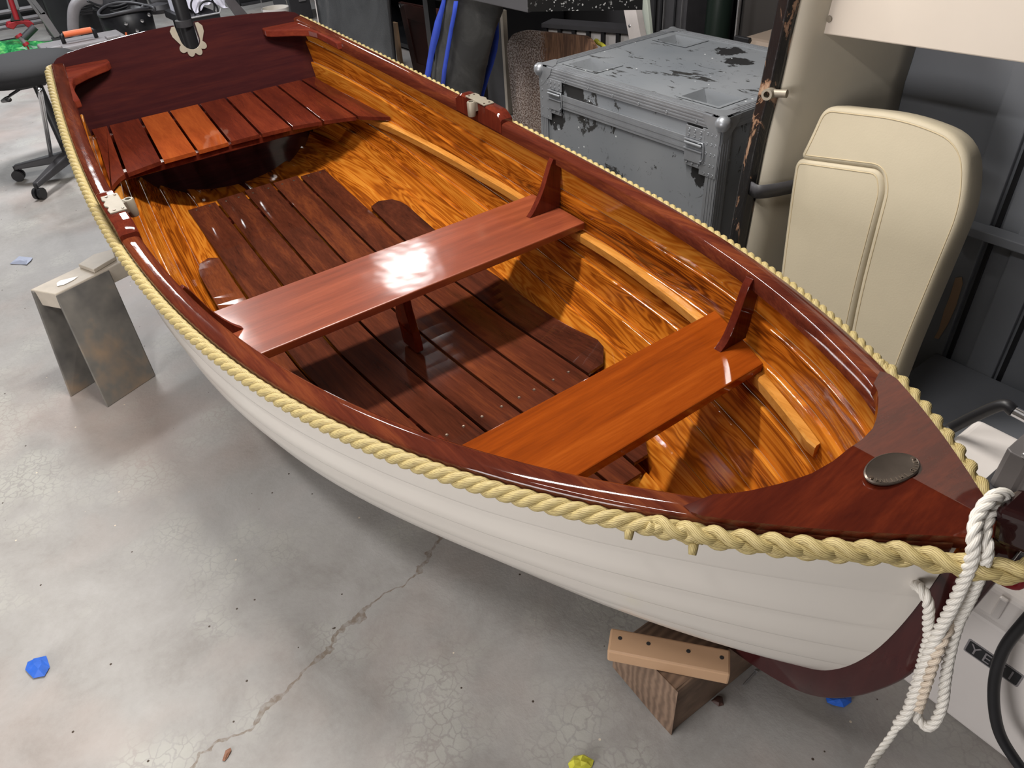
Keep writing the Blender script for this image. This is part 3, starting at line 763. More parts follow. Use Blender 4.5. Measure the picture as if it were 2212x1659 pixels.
M_GREYP = mat_plain('grey plastic', srgb(128, 124, 126), 0.5, var=0.1, vs=20)
M_CHROME = mat_plain('chrome', srgb(205, 205, 208), 0.15, 0.95, var=0.05)
M_STEEL = mat_plain('brushed steel', srgb(170, 170, 172), 0.32, 0.8, var=0.08, vs=30)
M_WHITEP = mat_plain('white plastic', srgb(214, 208, 204), 0.45, var=0.04, vs=6)
M_REDP = mat_plain('red plastic', srgb(160, 34, 44), 0.45, var=0.1)
M_ORANGE = mat_plain('orange rubber', srgb(226, 112, 66), 0.5, var=0.06)
M_BLUE = mat_plain('blue fabric', srgb(42, 72, 190), 0.75, var=0.2, vs=12)
M_BLUET = mat_plain('blue tape', srgb(40, 100, 205), 0.6, var=0.15, vs=60)

def mat_sawhorse():
    m = NT('grey oversprayed board'); v = m.coord()
    n = m.noise(v, 4.5, 4, 0.6)
    c = m.ramp(n, [(0.36, srgb(92, 90, 88)), (0.52, srgb(122, 118, 112)), (0.66, srgb(158, 136, 114))])
    m.col(c); m.set(Roughness=0.45); m.bump(m.noise(v, 60, 4), 0.1, 0.003); return m.m
M_SAW = mat_sawhorse()
M_SAWTOP = mat_plain('worn white topped board', srgb(190, 180, 166), 0.5, var=0.14, vs=14)
M_SAWEDGE = mat_plain('board edge', srgb(150, 118, 92), 0.6, var=0.15, vs=30)
# sawhorse whose end shows left of the boat
saw = thing('sawhorse', 'grey oversprayed plywood sawhorse under the left side of the boat', 'sawhorse', (.66, -.8, 0))
N0 = atz(233, 881, 0); L0 = atz(150, 853, 0); F0 = atz(337, 812, 0); HT = .365
A1 = atz(120, 638, HT); B1 = atz(66, 628, HT); C1 = atz(235, 582, HT)
ax = (C1 - A1) / np.linalg.norm(C1 - A1); wv = (B1 - A1); back = L0 + (F0 - N0)
D1 = B1 + (C1 - A1)
def leg(P4, th, nm):   # P4: bottom near, bottom far, top far, top near; thickness vector
    P4 = [np.array(p, float) for p in P4]
    return MB().prism(P4, th).build(nm, M_SAW, saw, bevel=.003)
tk = np.array((-.018, -.002, 0))
leg([N0, F0, C1, A1], tk, 'leg_board'); 
tk2 = np.array((.018, .002, 0))
leg([L0, back, D1, B1], tk2, 'leg_board')
e = ax * .36
topb = MB().hexa([B1 + (0, 0, -.05), A1 + (0, 0, -.05), A1 + e + (0, 0, -.05), B1 + e + (0, 0, -.05), B1 + (0, 0, .004), A1 + (0, 0, .004), A1 + e + (0, 0, .004), B1 + e + (0, 0, .004)])
topb.build('top_beam', M_SAWTOP, saw, bevel=.003)
tp = [atz(x, y, HT + .005) for x, y in ((172, 578), (205, 590), (252, 562), (246, 545), (205, 556))]
MB().prism(tp, (0, 0, .012)).build('top_pad', M_SAWTOP, saw, bevel=.002)
MB().add([atz(x, y, HT + .0062) for x, y in ((122, 612), (130, 606), (150, 601), (168, 597), (160, 604), (138, 615), (124, 618))], [tuple(range(7))]).build('paint_drip', M_WHITE, saw)

# rough block with a shaped batten under the bow
def mat_block():
    m = NT('old fir block'); v = m.coord((1, 1, 1))
    wv = m.add('ShaderNodeTexWave', wave_type='RINGS', rings_direction='Y'); wv.inputs['Scale'].default_value = 9; wv.inputs['Distortion'].default_value = 5.5; wv.inputs['Detail'].default_value = 3; wv.inputs['Detail Scale'].default_value = 1.2
    m.link(m.coord((2.2, 1, 2.2)), wv.inputs['Vector'])
    n = m.noise(v, 7, 4)
    k = m.math('ADD', m.math('MULTIPLY', wv.outputs['Fac'], 0.26), m.math('MULTIPLY', n, 0.74))
    m.col(m.ramp(k, [(0.2, srgb(84, 66, 54)), (0.55, srgb(128, 104, 86)), (0.85, srgb(158, 132, 110))]))
    m.set(Roughness=0.7); m.bump(k, 0.25, 0.003); return m.m
blk = thing('support_block', 'rough dark timber block on the floor beneath the bow', 'wood block', (2.5, -.05, 0))
BH = .155
b0, b1 = atz(1447, 1585, 0), atz(1362, 1492, 0)
dirL = (b1 - b0); dirR = atz(1590, 1490, 0) - b0; dirL = dirL / np.linalg.norm(dirL) * .165; dirR = np.array([-dirL[1], dirL[0], 0]); dirR = dirR / np.linalg.norm(dirR) * -.40
if (b0 + dirR)[1] < b0[1]: dirR = -dirR
c4 = [b0, b0 + dirR, b0 + dirR + dirL, b0 + dirL]
up = np.array((0, 0, BH))
cr = (c4[3] + up * .55, c4[3] + (c4[0] - c4[3]) * .2 + up * .9)
MBk = MB(); n_ = 10; Vb = []; prof_ = [(0, 0), (1, .12), (1.0, .55), (.93, .80), (.80, .93), (.6, 1.0), (0, 1.0)]
for s_ in np.linspace(0, 1, n_):
    for a, h in prof_: Vb.append(c4[0] + dirR * s_ + dirL * a + up * h)
k = len(prof_); Fb = [(i * k + j, i * k + (j + 1) % k, (i + 1) * k + (j + 1) % k, (i + 1) * k + j) for i in range(n_ - 1) for j in range(k)] + [tuple(range(k)), tuple(range((n_ - 1) * k, n_ * k))]
mesh('timber', Vb, Fb, mat_block(), blk, bevel=.004)
M_BATTEN = mat_plain('fresh pine', srgb(196, 158, 124), 0.5, var=0.07, vs=8)
z_ = BH + .001
bt = thing('batten', 'fresh pale pine batten with four screw holes, laid across the dark block', 'batten', (2.5, -.2, BH))
q0, q1, q2, q3 = atz(1312, 1418, z_ + .035), atz(1578, 1445, z_ + .035), atz(1318, 1375, z_ + .04), atz(1580, 1418, z_ + .04)
f0, f1 = atz(1311, 1428, z_), atz(1573, 1480, z_)
wd_ = (q2 - q0); wd_[2] = 0; wd_ = wd_ / np.linalg.norm(wd_) * .052
A = [f0, f1, f1 + wd_, f0 + wd_]
MB().hexa([p for p in A] + [p + (0, 0, .034) for p in A]).build('strip', M_BATTEN, bt, bevel=.004, seg=2)
for k_ in (.09, .33, .66, .93):
    hm = MB(); pc_ = f0 + (f1 - f0) * k_ + wd_ * .62 + np.array((0, 0, .0342)); hm.lathe(pc_, [(.0042, 0), (.0025, .0006), (.0, .0002)], 12)
    hm.build('screw_hole', M_BLACKP, bt)

# white nylon painter looped over the stem head
def py(x, y, yy=-.045): return aty(x, y, yy)
pnt = thing('mooring_line', 'white three-strand nylon line looped over the stem, hanging to an eye splice', 'rope', (2.93, -.05, .7))
m = MB()
pa = [aty(2196, 1118, .035), aty(2190, 1092, .02), aty(2168, 1068, 0.0), aty(2140, 1078, -.02), aty(2112, 1115, -.04), aty(2104, 1160, -.06), aty(2100, 1205, -.062), aty(2082, 1255, -.058), aty(2057, 1310, -.055), aty(2028, 1365, -.05), aty(2005, 1415, -.05), aty(1985, 1475, -.05), aty(1962, 1535, -.05), aty(1940, 1565, -.052)]
rope(m, spline(pa, 10), .0080, .042, 3, .0035, 8); 
m.build('upper_loop', M_ROPEW, pnt, smooth=True, uv=True)
m = MB()
tailp = [aty(1945, 1555, -.047), aty(1925, 1590, -.06), aty(1895, 1632, -.09), aty(1868, 1675, -.13), aty(1840, 1720, -.17)]
rope(m, spline(tailp, 10), .0056, .030, 3, .003, 8); m.build('tail', M_ROPEW, pnt, smooth=True, uv=True)
m = MB()
pb = [aty(2198, 1130, .05), aty(2200, 1108, .035), aty(2188, 1090, .015), aty(2160, 1092, -.005), aty(2135, 1120, -.03), aty(2128, 1155, -.045), aty(2133, 1190, -.052), aty(2120, 1235, -.045), aty(2097, 1290, -.035), aty(2070, 1345, -.03), aty(2052, 1410, -.03), aty(2042, 1470, -.03), aty(2036, 1520, -.03), aty(2022, 1556, -.032), aty(2004, 1570, -.034), aty(1983, 1552, -.036), aty(1977, 1525, -.038)]
rope(m, spline(pb, 10), .0074, .040, 3, .0035, 8); m.build('hanging_loop', M_ROPEW, pnt, smooth=True, uv=True)
m = MB()
pcx = [aty(1981, 1530, -.044), aty(1993, 1495, -.048), aty(2008, 1450, -.050), aty(2024, 1405, -.048), aty(2042, 1365, -.040), aty(2062, 1325, -.025)]
braid(m, spline(pcx, 10), .0100, .046, (.6, -.8, 0), .003, 8); m.build('eye_splice', M_SPLICE, pnt, smooth=True, uv=True)
m = MB()
pdx = [aty(1972, 1262, -.018), aty(1984, 1266, -.045), aty(1997, 1282, -.056), aty(2006, 1310, -.056), aty(2005, 1345, -.05), aty(2006, 1378, -.044), aty(2000, 1400, -.04), aty(1990, 1440, -.034), aty(1975, 1490, -.034), aty(1962, 1530, -.04)]
rope(m, spline(pdx, 10), .0072, .038, 3, .003, 8); m.build('lower_line', M_ROPEW, pnt, smooth=True, uv=True)

# flight case
def mat_case():
    m = NT('scuffed grey case paint'); v = m.coord()
    n = m.noise(v, 2.2, 3, 0.5)
    base = m.ramp(n, [(0.3, srgb(104, 109, 115)), (0.7, srgb(126, 129, 133))])
    s1 = m.noise(m.coord((7, 16, 7)), 1.0, 8, 0.75, 0.8); msk = m.ramp(s1, [(0.585, 0.0), (0.60, 1.0)])
    s2 = m.noise(m.coord((3, 3, 3)), 5.0, 12, 0.85, 1.6); msk2 = m.ramp(s2, [(0.60, 0.0), (0.61, 1.0)])
    c = m.mix(m.math('MAXIMUM', msk, msk2), base, srgb(44, 44, 44))
    near = None
    for c_ in ((1.03, .88, .70), (1.00, .88, .60), (1.10, .88, .70), (1.645, .88, .70), (1.675, .88, .585), (1.30, 1.42, .75), (1.40, 1.34, .75)):
        dv = m.add('ShaderNodeVectorMath', operation='DISTANCE'); m.link(v, dv.inputs[0]); dv.inputs[1].default_value = c_
        q_ = m.math('MULTIPLY', m.math('SUBTRACT', .075, dv.outputs['Value']), 6.0); near = q_ if near is None else m.math('MAXIMUM', near, q_)
    ch_ = m.math('ADD', near, m.noise(m.coord((1, 1, .6)), 24, 6, 0.7)); c = m.mix(m.ramp(ch_, [(0.66, 0.0), (0.68, 1.0)]), c, srgb(34, 34, 35))
    vo = m.add('ShaderNodeTexVoronoi'); vo.inputs['Scale'].default_value = 38; m.link(v, vo.inputs['Vector'])
    sp = m.add('ShaderNodeSeparateColor'); m.link(vo.outputs['Color'], sp.inputs[0])
    w_ = m.math('MULTIPLY', m.math('LESS_THAN', vo.outputs['Distance'], .11), m.math('GREATER_THAN', sp.outputs[0], .86))
    c = m.mix(w_, c, srgb(205, 208, 210))
    m.col(c); m.set(Roughness=0.42); m.bump(s1, 0.06, 0.003); return m.m
M_CASE = mat_case()
M_ALU = mat_plain('aluminium trim', srgb(146, 149, 154), 0.38, 0.55, var=0.12, vs=14)
cx0, cx1, cy0, cy1, ch = .930, 1.735, .885, 1.535, .75
case = thing('flight_case', 'large scuffed grey flight case with aluminium edges and ball corners beyond the boat', 'flight case', ((cx0 + cx1) / 2, (cy0 + cy1) / 2, 0))
m = MB(); m.box(((cx0 + cx1) / 2, (cy0 + cy1) / 2, ch / 2 - .03), (cx1 - cx0 - .006, cy1 - cy0 - .006, ch - .06))
m.build('body', M_CASE, case)
xs_ = [cx0 + .003, cx0 + .075, cx0 + .215, cx1 - .215, cx1 - .075, cx1 - .003]; ys_ = [cy0 + .003, cy0 + .065, cy0 + .165, cy1 - .165, cy1 - .065, cy1 - .003]
m = MB(); Vg = [(x, y, ch) for y in ys_ for x in xs_]; Fg = []
for j in range(5):
    for i in range(5):
        if (i in (1, 3)) and (j in (1, 3)): continue
        a = j * 6 + i; Fg.append((a, a + 1, a + 7, a + 6))
m.add(Vg, Fg); m.box(((cx0 + cx1) / 2, cy0 + .006, ch - .03), (cx1 - cx0 - .008, .006, .06)); m.box(((cx0 + cx1) / 2, cy1 - .006, ch - .03), (cx1 - cx0 - .008, .006, .06))
m.box((cx0 + .006, (cy0 + cy1) / 2, ch - .03), (.006, cy1 - cy0 - .008, .06)); m.box((cx1 - .006, (cy0 + cy1) / 2, ch - .03), (.006, cy1 - cy0 - .008, .06))
lid = m.build('lid', M_CASE, case)
for i in (1, 3):
    for j in (1, 3):
        x0, x1, y0, y1 = xs_[i], xs_[i + 1], ys_[j], ys_[j + 1]; zc = ch
        d = MB(); f_ = .012
        d.add([(x0 - f_, y0 - f_, zc + .002), (x1 + f_, y0 - f_, zc + .002), (x1 + f_, y1 + f_, zc + .002), (x0 - f_, y1 + f_, zc + .002), (x0, y0, zc + .002), (x1, y0, zc + .002), (x1, y1, zc + .002), (x0, y1, zc + .002),
               (x0 + .02, y0 + .006, zc - .035), (x1 - .055, y0 + .006, zc - .045), (x1 - .055, y1 - .006, zc - .045), (x0 + .02, y1 - .006, zc - .035)],
              [(0, 1, 5, 4), (1, 2, 6, 5), (2, 3, 7, 6), (3, 0, 4, 7), (4, 5, 9, 8), (5, 6, 10, 9), (6, 7, 11, 10), (7, 4, 8, 11), (8, 9, 10, 11)])
        d.build('stacking_cup', M_CASE, case)
def lstrip(m, p0, p1, a, b, w=.045, t=.003):
    """angle extrusion along p0-p1 lying on the two faces with outward normals a and b"""
    p0 = np.array(p0, float); p1 = np.array(p1, float); a = np.array(a, float); b = np.array(b, float)
    for n1, n2 in ((a, b), (b, a)):
        q = [p0 + n1 * t, p1 + n1 * t, p1 + n1 * t - n2 * w, p0 + n1 * t - n2 * w]; m.prism(q, -n1 * t)
        for s_ in (.25, .5, .75): 
            r_ = [p0 + n1 * (t + .0012) - n2 * (w * s_ - .002), p1 + n1 * (t + .0012) - n2 * (w * s_ - .002), p1 + n1 * (t + .0012) - n2 * (w * s_ + .002), p0 + n1 * (t + .0012) - n2 * (w * s_ + .002)]
            m.prism(r_, -n1 * .0012)
X, Y, Z = np.eye(3)
for (p0, p1, a, b) in [((cx0, cy0, ch), (cx1, cy0, ch), -Y, Z), ((cx0, cy1, ch), (cx1, cy1, ch), Y, Z), ((cx0, cy0, ch), (cx0, cy1, ch), -X, Z), ((cx1, cy0, ch), (cx1, cy1, ch), X, Z),
                       ((cx0, cy0, 0.02), (cx0, cy0, ch), -X, -Y), ((cx1, cy0, 0.02), (cx1, cy0, ch), X, -Y), ((cx1, cy1, 0.02), (cx1, cy1, ch), X, Y), ((cx0, cy1, 0.02), (cx0, cy1, ch), -X, Y)]:
    m = MB(); lstrip(m, p0, p1, a, b, .036 if abs(p0[2] - p1[2]) < .1 else .040); m.build('edge_trim', M_ALU, case)
m = MB()
for k_, zz_ in enumerate((.632, .641, .650, .659, .668)): m.box(((cx0 + cx1) / 2, cy0 - .001 - (.001 if k_ % 2 else 0), zz_), (cx1 - cx0 - .09, .005, .0085))
m.build('valance', M_ALU, case)
for (x, y) in ((cx0, cy0), (cx1, cy0), (cx0, cy1), (cx1, cy1)):
    m = MB(); c = np.array((x, y, ch)); m.lathe(c + np.array((0, 0, -.014)), [(.0, -.022), (.014, -.018), (.021, -.006), (.022, .004), (.018, .014), (.010, .020), (0, .0215)], 20)
    sx, sy = (1 if x == cx0 else -1), (1 if y == cy0 else -1)
    for n1, n2, n3 in ((X * sx, Y * sy, -Z), (X * sx, -Z, Y * sy), (Y * sy, -Z, X * sx)):
        o_ = c - n3 * .0045
        m.prism([o_, o_ + n1 * .07, o_ + n1 * .06 + n2 * .022, o_ + n1 * .022 + n2 * .06, o_ + n2 * .07], n3 * -.001)
    m.build('ball_corner', M_ALU, case, auto=35)
def butterfly(xc, zc, s_=1.0):
    root = bpy.data.objects.new('latch', None)
    m = MB(); yf = cy0 - .004; wd = .070; 
    m.box((xc, yf, zc + .035), (wd, .004, .034)); m.box((xc, yf - .004, zc + .014), (wd, .008, .004)); m.box((xc, yf, zc), (wd, .004, .022)); m.box((xc, yf - .004, zc - .013), (wd, .008, .004))
    m.box((xc, yf - .002, zc - .032), (wd * .92, .006, .032)); m.box((xc, yf, zc - .056), (wd * .92, .003, .014))
    m.cyl((xc - .03, yf - .009, zc + .006), (xc + .034, yf - .009, zc + .006), .004, 10)
    ob = m.build('latch', M_ALU, case, bevel=.001)
    m = MB(); P = [(xc + .020, yf - .008, zc + .012), (xc + .037, yf - .007, zc + .012), (xc + .040, yf - .006, zc - .03), (xc + .030, yf - .006, zc - .04)]
    m.tube(spline(P, 5), .0022, 6); m.build('catch_wire', M_ALU, ob, smooth=True)
    pr_ = None
    for dz in (.042, .028, .000, -.052):
        for dx in (-.022, 0, .022):
            if pr_ is None: pr_ = MB().lathe((0, 0, 0), [(.0042, 0), (.0036, .002), (.0016, .0014), (0, .0014)], 10, axis=(0, -1, 0)).build('rivet', M_ALU, ob)
            else: pr_ = pr_.copy(); COL.objects.link(pr_)
            pr_.location = (xc + dx, yf - .0022, zc + dz)
    return ob
butterfly(1.016, .665); butterfly(1.645, .655)
rv = None
for xr in [cx0 + .14 + i * .115 for i in range(6)]:
    for zr in (ch - .026,):
        if rv is None: rv = MB().lathe((0, 0, 0), [(.0042, 0), (.0036, .002), (.0016, .0014), (0, .0014)], 10, axis=(0, -1, 0)).build('rivet', M_ALU, case)
        else: rv = rv.copy(); COL.objects.link(rv)
        rv.location = (xr, cy0 - .0042, zr)
for xr in (cx0 + .014, cx0 + .045, cx1 - .014, cx1 - .045, cx1 - .028):
    for zr in (.70, .672, .644, .612, .585):
        r2 = rv.copy(); COL.objects.link(r2); r2.location = (xr, cy0 - .0042, zr)
m = MB()
for sgn, xx in ((1, cx0 + .005), (-1, cx1 - .005)):
    m2 = MB().box((xx + sgn * .028, cy0 - .0035, .644), (.062, .003, .135)); m2.build('corner_brace', M_ALU, case, bevel=.001)

# open dinghy stored upright against the wall
def mat_blackrail():
    m = NT('chipped black rail'); v = m.coord((9, 9, 3))
    n = m.noise(v, 1.6, 6, 0.7, 0.8)
    c = m.ramp(n, [(0.48, srgb(24, 23, 24)), (0.545, srgb(28, 26, 26)), (0.57, srgb(126, 96, 76)), (0.70, srgb(170, 146, 124))])
    m.col(c); m.set(Roughness=0.3, Coat_Weight=0.3); m.bump(n, 0.6, 0.006); return m.m
M_CREAM = mat_plain('cream painted planking', srgb(176, 168, 152), 0.5, var=0.06, vs=4)
M_CREAM2 = mat_plain('pinkish cream board', srgb(206, 196, 184), 0.45, var=0.05, vs=3)
M_GREYHULL = mat_plain('blue-grey bilge paint', srgb(124, 127, 133), 0.5, var=0.10, vs=3)
sd = thing('stored_dinghy', 'open dinghy stored upright behind the case with cream sides, grey bottom and chipped black rail', 'boat', (2.2, 1.1, 0))
yb_ = 1.30
# rail, slightly curved
rp = [np.array((aty(px_, py_, yy)[0], yy, aty(px_, py_, yy)[2])) for px_, py_, yy in ((1732, -60, .93), (1700, 80, .93), (1678, 180, .925), (1650, 290, .915), (1628, 400, .90), (1608, 505, .885))]
rp = rp + [np.array((rp[-1][0] + .005, .87, .25)), np.array((rp[-1][0] + .03, .86, .012))]
rp = [rp[0] + (rp[0] - rp[1]) * 1.6] + rp
RS = spline(rp, 8)
Vv = []; prr = [(-.030, -.028), (.004, -.032), (.014, -.012), (.014, .030), (-.030, .034), (-.036, 0)]
for p in RS:
    for a, b in prr: Vv.append(p + np.array((a, b, 0)))
k = 6; Ff = [(i * k + j, i * k + (j + 1) % k, (i + 1) * k + (j + 1) % k, (i + 1) * k + j) for i in range(len(RS) - 1) for j in range(k)] + [tuple(range(k)), tuple(range((len(RS) - 1) * k, len(RS) * k))]
mesh('rail', Vv, Ff, mat_blackrail(), sd, bevel=.004)
# cream topside running back from the rail, then grey bottom
Vv = []; n_ = len(RS)
for p in RS:
    bx = aty(1850 - (1 - p[2]) * 90, 90 + (1 - p[2]) * 330, yb_)
    for s_ in np.linspace(0, 1, 8):
        x = p[0] + .012 + (max(p[0] + .13, 2.0 - 0.02 * p[2]) - p[0] - .012) * (s_ ** 1.0) + .012 * math.sin(s_ * PI)
        y = p[1] + (yb_ - p[1]) * s_
        Vv.append((x, y, p[2]))
Ff = [(i * 8 + j, i * 8 + j + 1, (i + 1) * 8 + j + 1, (i + 1) * 8 + j) for i in range(n_ - 1) for j in range(7)]
o = mesh('side_planking', Vv, Ff, M_CREAM, sd, smooth=True); so_ = o.modifiers.new('thick', 'SOLIDIFY'); so_.thickness = .012; so_.offset = -1
zt_ = RS[0][2]
MB().box((2.48, yb_ + .02, zt_ / 2), (1.0, .04, zt_)).build('bottom_planking', M_GREYHULL, sd)
for (pt, pb_) in (((2200, 130), (1998, 830)), ((2295, 300), (2130, 800))):
    a = aty(*pt, yb_ - .03); b = aty(*pb_, yb_ - .03); xm = (a[0] + b[0]) / 2
    MB().box((xm, yb_ - .008, zt_ / 2), (.075, .02, zt_)).build('frame', M_GREYHULL, sd, bevel=.004)
    MB().box((xm + .052, yb_ - .003, zt_ / 2), (.012, .008, zt_)).build('frame', M_BLACKP, sd, bevel=.001)
a = aty(2060, 480, yb_ - .06); MB().box((a[0] + .35, yb_ - .035, a[2] - .012), (.70, .05, .026)).build('stringer', M_GREYHULL, sd, bevel=.003)
a = aty(1770, 72, 1.0); b_ = aty(2230, 128, .98)
MB().hexa([(a[0], 1.0, a[2]), (a[0] + .9, .985, b_[2] - (b_[0] - a[0] - .9) * (a[2] - b_[2]) / (b_[0] - a[0]) * 0 - .0), (a[0] + .9, 1.01, b_[2]), (a[0], 1.025, a[2]),
           (a[0] - .005, 1.0, a[2] + .30), (a[0] + .9, .985, b_[2] + .30), (a[0] + .9, 1.01, b_[2] + .30), (a[0] - .005, 1.025, a[2] + .30)]).build('thwart', M_CREAM2, sd, bevel=.003)
sc_ = aty(1791, 41, .998); m = MB(); m.lathe(sc_ , [(.008, 0), (.007, .002), (0, .0025)], 14, axis=(0, -1, 0)); m.build('screw', M_METAL, sd)
# rowlock socket on the rail and a strap round the side
c = aty(1660, 203, .885); m = MB(); m.lathe(c, [(.008, -.02), (.014, -.02), (.014, .012), (.008, .012), (.008, -.019)], 18, axis=(.25, -1, .1)); m.cyl(c + (.005, .012, 0), c + (.04, .02, .004), .010, 12)
m.build('rowlock_socket', M_METAL, sd, auto=40)
s0 = aty(1620, 412, .86); s1 = aty(1720, 400, 1.10)
m = MB(); P = [(s0[0] - .01, .872, s0[2]), (s0[0] + .03, .868, s0[2] + .003), (s0[0] + .075, .95, s0[2] + .008), (s0[0] + .16, 1.12, s0[2] + .03), (s0[0] + .20, 1.28, s0[2] + .04)]
P = spline(P, 8); Vv = []
for p in P: Vv += [p + (0, 0, -.019), p + (0, 0, .019)]
o = mesh('strap', Vv, [(2 * i, 2 * i + 2, 2 * i + 3, 2 * i + 1) for i in range(len(P) - 1)], M_DKGREY, sd, smooth=True); so_ = o.modifiers.new('thick', 'SOLIDIFY'); so_.thickness = .004
# lower end board
a = aty(1992, 848, 1.2); MB().box((a[0] + .42, 1.10, .045), (.9, .36, .09)).build('end_board', M_GREYHULL, sd, bevel=.004)
tpz = [aty(x, y, yb_ - .0195) for x, y in ((2064, 600), (2078, 598), (2080, 612), (2066, 660), (2048, 700), (2028, 732), (2018, 730), (2028, 712), (2040, 670), (2052, 640))]
MB().prism(tpz, (0, -.001, 0)).build('tape_scrap', PLY, sd)

# cushions leaning in it
M_CUSH = mat_plain('cream upholstery', srgb(184, 173, 150), 0.72, var=0.05, vs=5, bump=.08, bs=220)
M_SEAM = mat_plain('seam thread', srgb(186, 170, 138), .8)
PN = np.array((0, -1, .22)); PN /= np.linalg.norm(PN); PO = np.array((2.2, .90, .45))
def atp(px_, py_, off=0.0):
    r = _ray(px_, py_); t = ((PO + PN * off - CAM) @ PN) / (r @ PN); return CAM + r * t
EX = np.array((1, 0, 0.)); EU = np.cross(EX, PN) * -1
if EU[2] < 0: EU = -EU
def cushion(name, label, pix, rad, th, off, group=None):
    """padded slab: outline in the leaning plane, puffed faces and rounded edge"""
    W = [atp(x, y, off) for x, y in pix]; O = W[0]
    p2 = [((w_ - O) @ EX, (w_ - O) @ EU) for w_ in W]; p2 = rounded_poly(p2, rad, 8)
    bmx = bmesh.new(); vs = [bmx.verts.new((a, b, 0)) for a, b in p2]; f = bmx.faces.new(vs)
    bmesh.ops.triangulate(bmx, faces=[f]); me_ = bpy.data.meshes.new(name)
    # simple layered bevel profile
    def inset(pts, d):
        pts = np.array(pts); n = len(pts); out = []
        ar = 0.5 * sum(pts[i][0] * pts[(i + 1) % n][1] - pts[(i + 1) % n][0] * pts[i][1] for i in range(n)); sg = 1 if ar > 0 else -1
        for i in range(n):
            t = pts[(i + 1) % n] - pts[i - 1]; t /= np.linalg.norm(t) + 1e-9; out.append(pts[i] + sg * d * np.array((-t[1], t[0])))
        return np.array(out)
    bmx.free(); Vc = []; Fc = []; n = len(p2); lay = [(0.020, -th), (0.006, -th + .012), (0, -th + .03), (0, -.022), (.0015, -.010), (.005, -.003), (.011, .001)]
    for d, h in lay:
        for q in inset(p2, d): Vc.append(O + EX * q[0] + EU * q[1] + PN * h)
    for k_ in range(len(lay) - 1):
        for i in range(n): Fc.append((k_ * n + i, k_ * n + (i + 1) % n, (k_ + 1) * n + (i + 1) % n, (k_ + 1) * n + i))
    Fc += [tuple(range(n - 1, -1, -1)), tuple(range((len(lay) - 1) * n, len(lay) * n))]
    o = mesh(name, Vc, Fc, M_CUSH, smooth=True); o.data.polygons[len(Fc) - 1].use_smooth = False; o.data.polygons[len(Fc) - 2].use_smooth = False; tag(o, label, 'cushion', group)
    me2 = o.data; ip = inset(p2, .014); sm_ = MB(); pt_ = [O + EX * q[0] + EU * q[1] + PN * .0008 for q in ip]; sm_.tube(pt_, .0016, 6, closed=True); s_ = sm_.build('seam', M_SEAM, o, smooth=True); return o
cushion('cushion', 'large cream cushion with a cut-out corner leaning in the stored dinghy', [(1778, 226), (1960, 246), (2092, 300), (2092, 440), (1945, 792), (1880, 980), (1800, 960), (1836, 690), (1908, 410), (1900, 368), (1722, 345), (1745, 300)], [.035, .3, .13, .5, .3, .02, .02, .3, .05, .035, .03, .1], .10, 0.0)
cushion('cushion', 'smaller cream cushion fitted into the cut-out of the larger one', [(1717, 339), (1904, 364), (1912, 412), (1838, 690), (1795, 955), (1650, 920), (1683, 590), (1706, 410)], [.03, .03, .05, .3, .02, .02, .3, .3], .095, 0.001)

# white cooler with its badge
ck = thing('cooler', 'white hard-sided cooler on the floor behind the bow with a black name badge', 'cooler', (2.95, .49, 0))
KX0, KX1, KY0, KY1, KH = 2.64, 3.30, .30, .69, .385
m = MB(); m.hexa([(KX0 + .02, KY0, 0.0), (KX1 - .02, KY0, 0.0), (KX1 - .02, KY1, 0), (KX0 + .02, KY1, 0), (KX0, KY0 - .012, KH - .075), (KX1, KY0 - .012, KH - .075), (KX1, KY1, KH - .075), (KX0, KY1, KH - .075)])
m.build('tub', M_WHITEP, ck, bevel=.012, seg=3)
m = MB(); m.hexa([(KX0 - .006, KY0 - .022, KH - .070), (KX1 + .006, KY0 - .022, KH - .070), (KX1 + .006, KY1, KH - .070), (KX0 - .006, KY1, KH - .070), (KX0 + .006, KY0 - .008, KH), (KX1, KY0 - .008, KH), (KX1, KY1 - .006, KH), (KX0 + .006, KY1 - .006, KH)])
m.build('lid', M_WHITEP, ck, bevel=.014, seg=4)
m = MB(); cl = aty(2162, 1310, KY0 - .016); m.box((cl[0], KY0 - .020, cl[2]), (.014, .008, .05)); m.build('lid_rib', M_WHITEP, ck, bevel=.003)
# badge
bl = aty(2084, 1384, KY0 - .010); br = aty(2208, 1480, KY0 - .010)
bc = (bl + br) / 2; bw = .094; bh_ = .036; bc = aty(2146, 1430, KY0 - .008)
bp = rounded_poly([(-bw / 2, -bh_ / 2), (bw / 2, -bh_ / 2), (bw / 2, bh_ / 2), (-bw / 2, bh_ / 2)], .004, 4)
yb2 = KY0 - .008
badge = MB().prism([np.array((bc[0] + a, yb2 - .002, bc[2] + b)) for a, b in bp], (0, .006, 0)).build('badge', M_GREYP, ck)
bp2 = rounded_poly([(-bw / 2 + .003, -bh_ / 2 + .003), (bw / 2 - .003, -bh_ / 2 + .003), (bw / 2 - .003, bh_ / 2 - .003), (-bw / 2 + .003, bh_ / 2 - .003)], .003, 4)
MB().prism([np.array((bc[0] + a, yb2 - .0026, bc[2] + b)) for a, b in bp2], (0, .002, 0)).build('badge_field', M_BLACKP, badge)
def plt(i):
    return np.array((bc[0] - .031 + i * .0207, yb2 - .0034, bc[2])), X * .88, Z * 1.0
glyph_text('badge_lettering', 'YETI', plt, .033, M_GREYP, badge, .0006)
